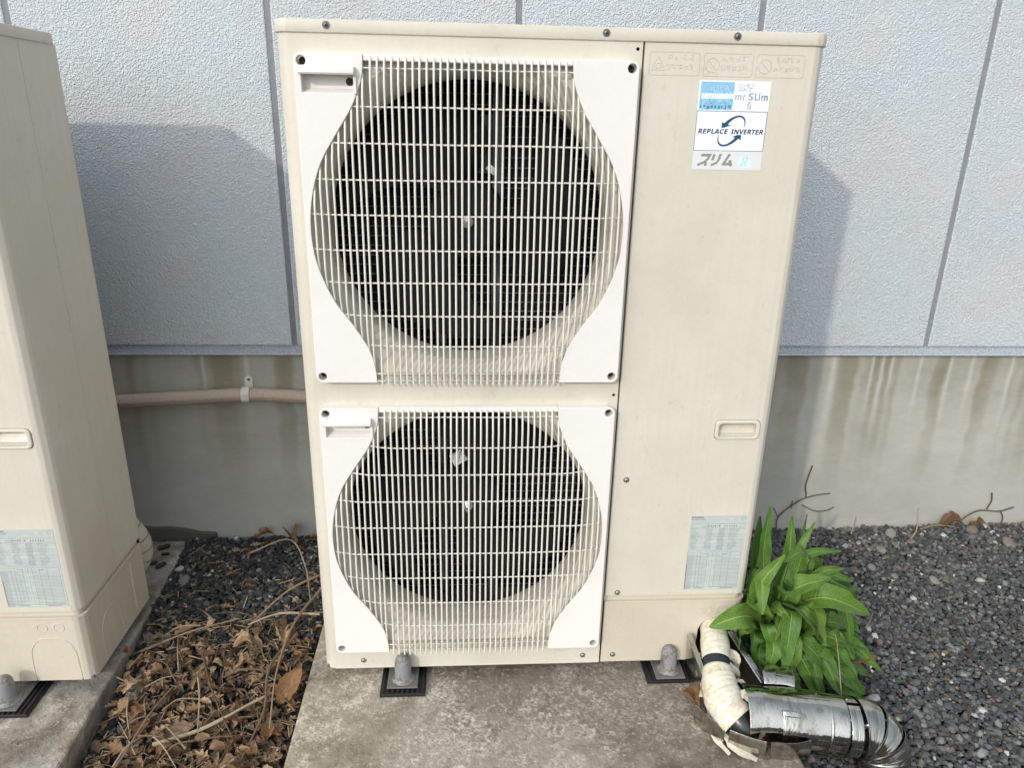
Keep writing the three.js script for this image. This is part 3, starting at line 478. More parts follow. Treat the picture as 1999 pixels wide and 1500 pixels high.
  // top cover
  const ts = new THREE.Shape(); rrect(ts, -0.0035, UW + 0.0035, -0.0035, 0.306, RC + 0.003); const tg = new THREE.ExtrudeGeometry(ts, { depth: 0.0155, bevelEnabled: true, bevelThickness: 0.003, bevelSize: 0.003, bevelOffset: -0.003, bevelSegments: 3, curveSegments: 10 }); tg.rotateX(-PI / 2).translate(0, TOP + 0.001, 0);
  const top = part('top_cover', toCreasedNormals(tg, 0.5), M.cream, u);
  for (const x of [0.0863, 0.5583, 0.7866]) screw(top, x, 1.3512, 0.0036, M.screwMid, x * 9);
  // fans, mouths, coil
  CY.forEach((cy, k) => {
    part('bell_mouth', bellG, M.bell, u, [FX, cy, 0]);
    const f = new THREE.Group(); f.name = 'fan'; f.position.set(FX - 0.003, cy, -0.055); f.rotation.z = k ? 0.9 : -0.25; u.add(f);
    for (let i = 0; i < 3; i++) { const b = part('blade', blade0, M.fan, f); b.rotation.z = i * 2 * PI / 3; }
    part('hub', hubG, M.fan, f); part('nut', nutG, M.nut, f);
    const m = part('motor_bracket', merge([box(FX - 0.075, FX - 0.05, cy - 0.31, cy + 0.31, -0.25, -0.235), box(FX + 0.05, FX + 0.075, cy - 0.31, cy + 0.31, -0.25, -0.235), box(FX - 0.05, FX + 0.05, cy + 0.085, cy + 0.2, -0.246, -0.243), new THREE.CylinderGeometry(0.06, 0.06, 0.09, 28).rotateX(PI / 2).translate(FX, cy, -0.2)]), M.galv, u);
    const lb = part('motor_label', rbox(-0.02, 0.02, -0.014, 0.014, 0, 0.0006, 0.0003), M.paper, m, k ? [FX - 0.02, cy + 0.115, -0.13] : [FX + 0.045, cy + 0.1, -0.13]); lb.rotation.set(-0.5, 0.2, k ? 0.5 : -0.7); lb.scale.setScalar(k ? 1 : 0.5);
    g2(u, cy);
  });
  const tubes = []; for (let y = 0.05; y < 1.33; y += 0.0212) tubes.push(new THREE.CylinderGeometry(0.0016, 0.0016, 0.626, 5).rotateZ(PI / 2).translate(0.319, y, back + 0.018));
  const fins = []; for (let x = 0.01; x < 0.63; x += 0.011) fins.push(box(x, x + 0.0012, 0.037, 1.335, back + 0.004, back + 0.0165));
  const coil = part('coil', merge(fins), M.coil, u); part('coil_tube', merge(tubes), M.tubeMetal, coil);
  function g2(u, cy) { const g = grille0.clone(); g.position.set(FX, cy, 0); u.add(g); }
  // feet
  for (const [x, z] of feet) {
    const f = part('mounting_foot', merge([rbox(x - 0.034, x + 0.034, 0.0125, 0.0165, z - 0.1, z + 0.03, 0.0015), box(x - 0.028, x + 0.028, 0.0165, 0.0292, back + 0.02, -0.02)]), M.foot, u);
    const c = part('bolt_cap', capG, M.cap, f, [x, 0.0165, z]); c.rotation.y = x * 11; c.rotation.x = -0.04;
  }
  return u;
}
const U1 = [0, 0, 0], U2 = [-1.452, LP, 0.008];
const unit = makeUnit('outdoor_unit', 'cream double-fan outdoor unit with two white grilles and a torn pipe at its base', U1, true, [[0.176, 0.022], [0.784, 0.014]]);
makeUnit('outdoor_unit', 'matching cream outdoor unit cut off by the left edge of the picture', U2, false, [[0.176, 0.048], [0.784, 0.042]]);

// ribbed rubber mats under the feet
M.rubber = std({ color: lin(0.012, 0.012, 0.013), roughness: 0.55 });
function mat(x, z, label, y = 0) {
  const t = thing('rubber_mat', label, 'rubber mat', [x, y, z], 'black rubber mats under the feet');
  part('slab', rbox(-0.05, 0.05, 0.0005, 0.0085, -0.17, 0.04, 0.0015), M.rubber, t);
  for (let k = 0; k < 9; k++) { const rx = -0.044 + k * 0.011; part('rib', box(rx - 0.0026, rx + 0.0026, 0.0086, 0.012, -0.168, 0.0385), M.rubber, t); }
}
mat(0.177, 0.024, 'black ribbed rubber mat under the grey capped foot below the lower grille');
mat(0.78, 0.004, 'black ribbed rubber mat under the capped foot beside the torn pipe');
mat(-1.445 + 0.784, 0.046, 'black ribbed rubber mat at the left edge under the cut-off unit', LP);

// ---------------------------------------------------------------- hose, clip, lagged pipe behind the left unit
function ribbed(pts, r, amp, pitch, rad = 14) {                                    // tube with rings
  const c = new THREE.CatmullRomCurve3(pts.map((p) => V(...p))), L = c.getLength(), n = Math.round(L / pitch * 4), g = new THREE.TubeGeometry(c, n, r, rad), p = g.attributes.position, q = V(0, 0, 0);
  for (let i = 0; i <= n; i++) { c.getPointAt(i / n, q); const k = 1 + amp * [0, 0.7, 1, 0.7][i % 4]; for (let j = 0; j <= rad; j++) { const o = i * (rad + 1) + j; p.setXYZ(o, q.x + (p.getX(o) - q.x) * k, q.y + (p.getY(o) - q.y) * k, q.z + (p.getZ(o) - q.z) * k); } }
  g.computeVertexNormals(); return g;
}
M.hose = std({ color: lin(0.47, 0.36, 0.28), roughness: 0.6 });
solo('drain_hose', ribbed([[-1.2, 0.43, -0.605], [-0.9, 0.438, -0.606], [-0.64, 0.446, -0.609], [-0.45, 0.456, -0.612], [-0.3, 0.4635, -0.613], [-0.2, 0.46, -0.613], [-0.05, 0.451, -0.61], [0.25, 0.446, -0.608]], 0.0185, 0.07, 0.0062), M.hose, 'corrugated beige hose running along the concrete foundation between the units', 'hose');
{
  const t = thing('saddle_clip', 'white plastic saddle clip holding the beige hose to the concrete', 'pipe clip', [-0.3, 0.4635, FZ]);
  M.clip = std({ color: lin(0.68, 0.63, 0.55), roughness: 0.5 });
  const p = []; for (let i = 0; i <= 16; i++) { const a = lerp(-0.62 * PI, 0.55 * PI, i / 16); p.push([Math.cos(a) * 0.0228 + 0.021, Math.sin(a) * 0.0228]); }
  const outer = p.map(([z, y]) => new THREE.Vector2(-z, y)), inner = p.map(([z, y]) => new THREE.Vector2(-(0.021 + (z - 0.021) * 0.93), y * 0.93)).reverse();
  const g = new THREE.ExtrudeGeometry(new THREE.Shape([...outer, ...inner]), { depth: 0.022, bevelEnabled: false }); g.rotateY(PI / 2).translate(-0.011, 0, 0); part('strap', toCreasedNormals(g, 0.6), M.clip, t);
  const s = new THREE.Shape(); s.moveTo(-0.011, 0.012); s.lineTo(0.011, 0.012); s.lineTo(0.0115, 0.037); s.absarc(0, 0.038, 0.0115, 0, PI); s.closePath(); const h = new THREE.Path(); h.absarc(0, 0.038, 0.0042, 0, 2 * PI); s.holes.push(h);
  part('tab', ext(s, 0.004, 0.0005, 0.001), M.clip, t, [0.004, 0, 0]);
  part('screw', new THREE.SphereGeometry(0.0036, 12, 8).scale(1, 1, 0.5), std({ color: lin(0.1, 0.05, 0.03), roughness: 0.8 }), t, [0.004, 0.038, 0.0016]);
}
const wrapN = fbm(512, [[5, 1], [24, 0.6], [90, 0.4]], 801);
const wrapMap = tex(512, 512, (i) => { const d = 50 * (wrapN[i] - 0.5), s = smooth(0.56, 0.7, wrapN[i]); return [222 + d - 26 * s, 214 + d - 34 * s, 196 + d - 44 * s]; }, true);
const wrapBump = tex(512, 512, (i, x, y) => grey(128 + 90 * (((x / 512 * 7 + y / 512 * 2 + 0.5 * wrapN[i]) % 1) - 0.5) + 110 * (wrapN[i] - 0.5)));
M.wrap = std({ map: wrapMap, bumpMap: wrapBump, bumpScale: 0.0018, roughness: 0.45 });
const lagMap = tex(512, 256, (i, x, y) => { const s = ((x / 512 * 14 + y / 256 * 0.9) % 1); const d = 16 * (wrapN[i] - 0.5), k = s < 0.1 ? 70 : 0; return [196 + d - k, 190 + d - k, 172 + d - k]; }, true);
solo('lagged_pipe', new THREE.TubeGeometry(new THREE.CatmullRomCurve3([[-0.66, 0.23, -0.3], [-0.6, 0.22, -0.35], [-0.552, 0.16, -0.362], [-0.55, 0.1, -0.36], [-0.59, 0.05, -0.33], [-0.64, 0.04, -0.27]].map((p) => V(...p))), 40, 0.036, 18), std({ map: lagMap, roughness: 0.75 }), 'white spiral-lagged pipe bulging out behind the cut-off unit', 'pipe');

// ---------------------------------------------------------------- torn refrigerant pipe and its steel cladding
const steelN = fbm(512, [[7, 1], [18, 0.7], [60, 0.3]], 901);
const steelRough = tex(512, 512, (i) => grey(20 + 60 * steelN[i])), steelBump = tex(512, 512, (i) => grey(255 * steelN[i]));
const smudge = tex(512, 512, (i) => { const s = smooth(0.52, 0.7, steelN[i]); return [196 - 24 * s, 193 - 28 * s, 186 - 34 * s]; }, true);
M.steel = std({ map: smudge, metalness: 1, roughness: 0.5, roughnessMap: steelRough, bumpMap: steelBump, bumpScale: 0.0007 });
M.steelFlat = std({ map: smudge, metalness: 1, roughness: 0.17, bumpMap: steelBump, bumpScale: 0.0006 });
M.foam = std({ color: lin(0.012, 0.012, 0.014), roughness: 0.28 });
M.tape = std({ color: lin(0.02, 0.022, 0.03), roughness: 0.6 });
function sweep(center, radius, n, m, { a0 = 0, a1 = 2 * PI, t = 0, wob = 0, seed = 1, uS = 1, vS = 1 } = {}) {   // surface round a curve; angle 0 = up
  const r = rng(seed), pos = [], uv = [], idx = [], c = new THREE.CatmullRomCurve3(center.map((p) => V(...p))), P = V(0, 0, 0), T = V(0, 0, 0), ph = [r() * 6, r() * 6, r() * 6];
  const shells = t ? [0, 1] : [0];
  for (const s of shells) for (let i = 0; i <= n; i++) {
    const u = i / n; c.getPointAt(u, P); c.getTangentAt(u, T); const S = V(0, 1, 0).cross(T).normalize(), Uv = T.clone().cross(S).normalize();
    for (let j = 0; j <= m; j++) { const a = lerp(a0, a1, j / m), R = (typeof radius === 'function' ? radius(u, a) : radius) * (1 + wob * (Math.sin(3 * a + 7 * u + ph[0]) + Math.sin(2 * a - 13 * u + ph[1]) * 0.7 + Math.sin(19 * u + ph[2]) * 0.5)) - s * t;
      pos.push(P.x + R * (Uv.x * Math.cos(a) + S.x * Math.sin(a)), P.y + R * (Uv.y * Math.cos(a) + S.y * Math.sin(a)), P.z + R * (Uv.z * Math.cos(a) + S.z * Math.sin(a))); uv.push(u * uS, j / m * vS); }
  }
  const k = (n + 1) * (m + 1);
  for (const s of shells) for (let i = 0; i < n; i++) for (let j = 0; j < m; j++) { const a = s * k + i * (m + 1) + j, b = a + m + 1; s ? idx.push(a, b, a + 1, b, b + 1, a + 1) : idx.push(a, a + 1, b, b, a + 1, b + 1); }
  if (t) { const q = (a, b) => idx.push(a, b, a + k, b, b + k, a + k); for (let j = 0; j < m; j++) { q(j + 1, j); q(n * (m + 1) + j, n * (m + 1) + j + 1); } for (let i = 0; i < n; i++) { q(i * (m + 1), (i + 1) * (m + 1)); q((i + 1) * (m + 1) + m, i * (m + 1) + m); } }
  const g = new THREE.BufferGeometry(); g.setAttribute('position', new THREE.Float32BufferAttribute(pos, 3)); g.setAttribute('uv', new THREE.Float32BufferAttribute(uv, 2)); g.setIndex(idx); g.computeVertexNormals(); return g;
}
function sheet(corners, t, hem) {                                                  // a flat quad of metal with thickness along its normal
  const [a, b, c, d] = corners.map((p) => V(...p)), nrm = b.clone().sub(a).cross(d.clone().sub(a)).normalize().multiplyScalar(t), P = [a, b, c, d, ...[a, b, c, d].map((p) => p.clone().add(nrm))];
  const q = [[0, 3, 2, 1], [4, 5, 6, 7], [0, 1, 5, 4], [1, 2, 6, 5], [2, 3, 7, 6], [3, 0, 4, 7]], pos = [], uv = [];
  for (const f of q) { const U = [[0, 0], [1, 0], [1, 1], [0, 1]]; for (const k of [0, 1, 2, 0, 2, 3]) { pos.push(...P[f[k]].toArray()); uv.push(...U[k]); } }
  const g = new THREE.BufferGeometry(); g.setAttribute('position', new THREE.Float32BufferAttribute(pos, 3)); g.setAttribute('uv', new THREE.Float32BufferAttribute(uv, 2)); g.computeVertexNormals();
  return hem ? merge([g, tube([hem[0], hem[1]], hem[2], 2, 8)]) : g;
}
function ribbon(pts, w0, w1, twist, t = 0.0012) {
  const c = new THREE.CatmullRomCurve3(pts.map((p) => V(...p))), n = 10, pos = [], uv = [], idx = [], T = V(0, 0, 0), P = V(0, 0, 0), r = rng(Math.round(w0 * 1e6 + twist * 100));
  for (const s of [0, 1]) for (let i = 0; i <= n; i++) { const u = i / n; c.getPointAt(u, P); c.getTangentAt(u, T); const S = V(0, 1, 0).cross(T).normalize().applyAxisAngle(T, twist * u + 0.3), Nn = S.clone().cross(T).normalize(), w = lerp(w0, w1, u) * (0.8 + 0.4 * r());
    for (const e of [-1, 1]) { pos.push(P.x + S.x * w * e / 2 + Nn.x * t * s, P.y + S.y * w * e / 2 + Nn.y * t * s, P.z + S.z * w * e / 2 + Nn.z * t * s); uv.push(u, e * 0.5 + 0.5); } }
  const k = (n + 1) * 2; for (let i = 0; i < n; i++) { const a = i * 2; idx.push(a, a + 1, a + 2, a + 1, a + 3, a + 2, k + a, k + a + 2, k + a + 1, k + a + 1, k + a + 2, k + a + 3, a, a + 2, k + a, a + 2, k + a + 2, k + a, a + 1, k + a + 1, a + 3, a + 3, k + a + 1, k + a + 3); }
  const g = new THREE.BufferGeometry(); g.setAttribute('position', new THREE.Float32BufferAttribute(pos, 3)); g.setAttribute('uv', new THREE.Float32BufferAttribute(uv, 2)); g.setIndex(idx); g.computeVertexNormals(); return g;
}
{
  const t = thing('lagged_refrigerant_pipe', 'torn cream-taped pipe leaving the arched opening at the foot of the unit', 'pipe', [0.86, 0, 0.15]);
  t.position.set(0, 0, 0);
  const path = [[0.888, 0.135, -0.11], [0.888, 0.12, -0.03], [0.876, 0.108, 0.04], [0.864, 0.088, 0.1], [0.86, 0.068, 0.15], [0.872, 0.048, 0.2], [0.9, 0.036, 0.215]];
  const c = new THREE.CatmullRomCurve3(path.map((p) => V(...p))), cut = (a, b, n = 6) => Array.from({ length: n + 1 }, (_, i) => c.getPointAt(lerp(a, b, i / n)).toArray());
  part('lagging', sweep(cut(0, 0.55), (u) => 0.03 + 0.0012 * Math.sin(u * 9) + 0.001 * smooth(0.5, 0.52, (u * 3.4) % 1), 90, 24, { wob: 0.012, seed: 4, uS: 2, vS: 2 }), M.wrap, t);
  part('tape_band', sweep(cut(0.53, 0.63), 0.0285, 12, 20, { wob: 0.012, seed: 5 }), M.tape, t);
  part('lagging', sweep(cut(0.6, 0.93), (u, a) => (0.0325 + 0.007 * smooth(0, 0.5, u) + 0.0011 * smooth(0.5, 0.54, (u * 3.1 + 0.12 * Math.sin(a)) % 1)) * (1 - 0.06 * smooth(0.05, 0, u)), 44, 22, { wob: 0.014, seed: 6, uS: 1.4, vS: 2, t: 0.002 }), M.wrap, t);
  part('foam_core', sweep([...cut(0.8, 1, 3), [0.93, 0.034, 0.207], [1.0, 0.032, 0.2]], 0.033, 30, 18, { wob: 0.05, seed: 8 }), M.foam, t);
  part('foam_core', sweep([[0.868, 0.075, 0.17], [0.89, 0.066, 0.188], [0.93, 0.06, 0.19]], 0.016, 16, 12, { wob: 0.06, seed: 9 }), M.foam, t);
  for (const [p, a, b, tw] of [
    [[[0.893, 0.095, 0.06], [0.915, 0.09, 0.062], [0.922, 0.06, 0.07]], 0.03, 0.012, 1.2], [[[0.892, 0.085, 0.085], [0.912, 0.07, 0.095], [0.91, 0.035, 0.105]], 0.02, 0.008, 2.1], [[[0.895, 0.07, 0.12], [0.912, 0.075, 0.128], [0.922, 0.05, 0.135]], 0.012, 0.006, 1.6],
    [[[0.888, 0.085, 0.175], [0.906, 0.09, 0.178], [0.925, 0.08, 0.186]], 0.018, 0.01, 0.9], [[[0.895, 0.088, 0.182], [0.915, 0.082, 0.192], [0.93, 0.085, 0.187]], 0.012, 0.008, 2.4], [[[0.84, 0.04, 0.155], [0.832, 0.01, 0.2], [0.85, 0.006, 0.252]], 0.02, 0.006, 0.5],
    [[[0.852, 0.03, 0.205], [0.868, 0.012, 0.245], [0.9, 0.008, 0.27]], 0.034, 0.012, -0.4], [[[0.835, 0.09, 0.05], [0.829, 0.07, 0.08], [0.836, 0.04, 0.11]], 0.014, 0.006, 1.1], [[[0.83, 0.06, 0.13], [0.822, 0.075, 0.125], [0.82, 0.05, 0.14]], 0.014, 0.008, 2.6]]) part('torn_strip', ribbon(p, a, b, tw), M.wrap, t);
}
{
  const t = thing('pipe_cladding', 'dented shiny steel pipe cladding lying across the gravel at lower right', 'pipe cladding');
  const dent = (u, a) => { const d1 = Math.exp(-(((u - 0.2) / 0.13) ** 2) - (((a + 0.15) / 0.75) ** 2)), d2 = Math.exp(-(((u - 0.5) / 0.16) ** 2) - (((a - 2.0) / 0.5) ** 2)); return 0.061 * (1 + 0.035 * (1 - u)) - 0.014 * d1 - 0.004 * d2 + 0.0012 * Math.sin(u * 9 + a * 2); };
  part('shell', sweep([[0.892, 0.041, 0.185], [0.965, 0.038, 0.19], [1.03, 0.033, 0.2], [1.094, 0.028, 0.21]], dent, 70, 56, { t: 0.0009, uS: 1.2, vS: 1.5 }), M.steel, t);
  part('lap_seam', sweep([[0.962, 0.038, 0.19], [0.994, 0.036, 0.1945]], 0.0636, 6, 24, { a0: -2.3, a1: -0.75, t: 0.001 }), M.steelFlat, t);
  part('seam_fold', sweep([[0.96, 0.038, 0.19], [0.996, 0.036, 0.195]], 0.067, 4, 3, { a0: -0.78, a1: -0.6, t: 0.003 }), M.steelFlat, t);
  part('bead', sweep([[1.056, 0.031, 0.2042], [1.062, 0.0305, 0.205]], (u) => 0.0612 + 0.0014 * Math.sin(u * PI), 6, 48), M.steel, t);
  part('collar', sweep([[1.098, 0.0275, 0.2105], [1.122, 0.0262, 0.2135]], (u, a) => 0.0595 + 0.0006 * Math.sin(3 * a), 12, 48, { t: 0.0009, a0: 0.1, a1: 2 * PI - 0.05, uS: 0.6 }), M.steel, t);
  const bend = (a, b) => Array.from({ length: 5 }, (_, i) => { const q = lerp(a, b, i / 4); return [1.122 + 0.058 * Math.sin(q), 0.026 - 0.054 * (1 - Math.cos(q)), 0.2135 + 0.022 * (1 - Math.cos(q))]; });
  part('gore', sweep(bend(0.03, 0.5), (u) => 0.061 + 0.0022 * smooth(0.16, 0, u), 14, 48, { t: 0.0009, uS: 0.5 }), M.steel, t);
  part('gore', sweep(bend(0.5, 1.0), (u) => 0.0605 + 0.0022 * smooth(0.16, 0, u), 14, 48, { t: 0.0009, uS: 0.5 }), M.steel, t);
  part('gore', sweep(bend(1.0, 1.57), (u) => 0.06 + 0.0022 * smooth(0.14, 0, u), 14, 48, { t: 0.0009, uS: 0.5 }), M.steelFlat, t);
  part('run', sweep([[1.18, -0.0285, 0.236], [1.181, -0.2, 0.3]], 0.058, 20, 40, { t: 0.0009, uS: 2 }), M.steelFlat, t);
  for (const [u, y, z] of [[1.108, 0.0845, 0.196], [1.045, 0.0915, 0.187]]) part('rivet', new THREE.SphereGeometry(0.0028, 12, 8).scale(1, 0.5, 1), M.nut, t, [u, y + 0.0005, z]);
}
{
  const t = thing('torn_elbow_cladding', 'torn open steel elbow shell under the taped pipe bend', 'pipe cladding');
  const ctr = V(0.965, 0.03, 0.1), el = (a0, a1) => Array.from({ length: 7 }, (_, i) => { const a = lerp(a0, a1, i / 6); return [ctr.x - 0.1 * Math.cos(a), ctr.y, ctr.z + 0.1 * Math.sin(a)]; });
  for (const [a0, a1, r] of [[0.35, 0.83, 0.075], [0.85, 1.3, 0.0735], [1.32, 1.85, 0.072]]) part('gore', sweep(el(a0, a1), (u) => r + 0.0016 * smooth(0.12, 0, u) + 0.0014 * smooth(0.9, 1, u), 20, 30, { a0: PI * 0.8, a1: PI * 1.58, t: 0.0009, wob: 0.006, seed: 31 + r * 1000 }), M.steelFlat, t);
}
{
  const t = thing('open_trunking', 'pulled apart galvanised steel trunking sides flanking the taped pipe', 'trunking');
  part('side', sheet([[0.828, 0.012, 0.006], [0.838, 0.01, 0.165], [0.829, 0.075, 0.155], [0.822, 0.108, 0.012]], 0.0012), M.steelFlat, t);
  part('flange', sheet([[0.822, 0.108, 0.012], [0.829, 0.075, 0.155], [0.838, 0.076, 0.153], [0.832, 0.11, 0.01]], 0.0012), M.steelFlat, t);
  part('side', sheet([[0.94, 0.005, 0.01], [0.962, 0.005, 0.125], [0.96, 0.062, 0.117], [0.916, 0.112, 0.008]], 0.0012, [[0.9165, 0.112, 0.008], [0.9605, 0.062, 0.118], 0.0022]), M.steelFlat, t);
  part('flange', sheet([[0.917, 0.112, 0.008], [0.961, 0.062, 0.118], [0.972, 0.064, 0.114], [0.928, 0.113, 0.004]], 0.0012), M.steelFlat, t);
  const f = thing('bent_steel_flap', 'small bent steel flap with a rivet hole behind the shiny cladding', 'metal flap');
  part('plate', sweep([[0.958, 0.05, 0.112], [1.005, 0.05, 0.118], [1.02, 0.048, 0.122]], 0.045, 10, 12, { a0: -0.75, a1: 0.75, t: 0.001 }), M.steelFlat, f);
  part('tab', sheet([[0.975, 0.092, 0.1], [1.022, 0.088, 0.108], [1.024, 0.09, 0.14], [0.98, 0.094, 0.134]], 0.001), M.steelFlat, f);
  part('rivet', new THREE.SphereGeometry(0.004, 12, 8).scale(1.3, 0.3, 1), M.nut, f, [1.0, 0.0935, 0.118]);
}

// ---------------------------------------------------------------- broad-leaved weed beside the unit
const leafMap = canvas(256, 512, (c, w, h) => {                                     // v along the leaf, u across
  const r = rng(55); c.fillStyle = '#64862d'; c.fillRect(0, 0, w, h);
  for (let i = 0; i < 500; i++) { const g = r(); c.fillStyle = `rgba(${52 + 52 * g},${88 + 52 * g},${18 + 24 * g},0.25)`; c.beginPath(); c.ellipse(r() * w, r() * h, 4 + 18 * r(), 4 + 12 * r(), r() * 3, 0, 7); c.fill(); }
  c.strokeStyle = 'rgba(150,185,85,0.6)'; c.lineWidth = 1.6; for (let k = 0; k < 20; k++) for (const s of [-1, 1]) { const y = h - 20 - k * 25; c.beginPath(); c.moveTo(w / 2, y); c.quadraticCurveTo(w / 2 + s * w * 0.28, y - 18, w / 2 + s * w * 0.48, y - 52); c.stroke(); }
  c.strokeStyle = '#a9c774'; c.lineWidth = 7; c.beginPath(); c.moveTo(w / 2, h); c.lineTo(w / 2, 60); c.stroke(); c.lineWidth = 3; c.beginPath(); c.moveTo(w / 2, 60); c.lineTo(w / 2, 8); c.stroke();
});
const leafBump = canvas(256, 512, (c, w, h) => { c.fillStyle = '#808080'; c.fillRect(0, 0, w, h); c.strokeStyle = '#303030'; c.lineWidth = 5; for (let k = 0; k < 20; k++) for (const s of [-1, 1]) { const y = h - 20 - k * 25; c.beginPath(); c.moveTo(w / 2, y); c.quadraticCurveTo(w / 2 + s * w * 0.28, y - 18, w / 2 + s * w * 0.48, y - 52); c.stroke(); } c.lineWidth = 12; c.beginPath(); c.moveTo(w / 2, h); c.lineTo(w / 2, 20); c.stroke(); }, false);
const leafMat = [[1, 1, 1], [0.8, 0.9, 0.75], [0.62, 0.76, 0.6], [1, 0.96, 0.7], [0.95, 0.8, 0.5]].map((k) => new THREE.MeshPhysicalMaterial({ map: leafMap, bumpMap: leafBump, bumpScale: 0.002, color: lin(...k.map((v) => Math.min(1, v))), roughness: 0.58, transmission: 0.25, thickness: 0, side: THREE.DoubleSide }));
const hash = (k) => { const q = Math.sin(k * 127.1) * 43758.5453; return q - Math.floor(q); };
function leafGeo(pts, w, seed, fold = 0.35) {                                       // pts: root, base, mid, tip
  const c = new THREE.CatmullRomCurve3(pts.map((p) => V(...p)), false, 'centripetal'), L = c.getLength(), r = rng(seed), n = 22, m = 6, pos = [], uv = [], idx = [], P = V(0, 0, 0), T = V(0, 0, 0);
  const l1 = V(...pts[0]).distanceTo(V(...pts[1])), ub = clamp(l1 / L, 0.1, 0.55), ph = r() * 6, ph2 = r() * 6, roll = (r() - 0.5) * 1.1;
  for (let i = 0; i <= n; i++) {
    const u = i < 4 ? ub * i / 4 : lerp(ub, 1, (i - 4) / (n - 4)), b = clamp((u - ub) / (1 - ub)); c.getPointAt(u, P); c.getTangentAt(u, T);
    let S = T.clone().cross(V(-0.3 + 0.5 * hash(seed), 0.8, 0.15 + 0.65 * hash(seed + 1))); if (S.length() < 0.15) S = V(1, 0, 0.2); S.normalize().applyAxisAngle(T, roll * b); const Up = S.clone().cross(T).normalize();
    const half = Math.max(0.0022, w * 0.5 * Math.pow(Math.sin(PI * Math.pow(clamp(b * 0.985 + 0.004), 0.8)), 0.72));
    for (let j = 0; j <= m; j++) { const e = j / m * 2 - 1, lift = fold * Math.abs(e) * half + (Math.abs(e) > 0.5 ? 0.0028 * Math.sin(b * 26 + (e > 0 ? ph : ph2)) * Math.min(1, half / 0.012) : 0); pos.push(P.x + S.x * e * half + Up.x * lift, P.y + S.y * e * half + Up.y * lift, P.z + S.z * e * half + Up.z * lift); uv.push(j / m, b); }
  }
  for (let i = 0; i < n; i++) for (let j = 0; j < m; j++) { const a = i * (m + 1) + j, b = a + m + 1; idx.push(a, a + 1, b, b, a + 1, b + 1); }
  const g = new THREE.BufferGeometry(); g.setAttribute('position', new THREE.Float32BufferAttribute(pos, 3)); g.setAttribute('uv', new THREE.Float32BufferAttribute(uv, 2)); g.setIndex(idx); g.computeVertexNormals(); return g;
}
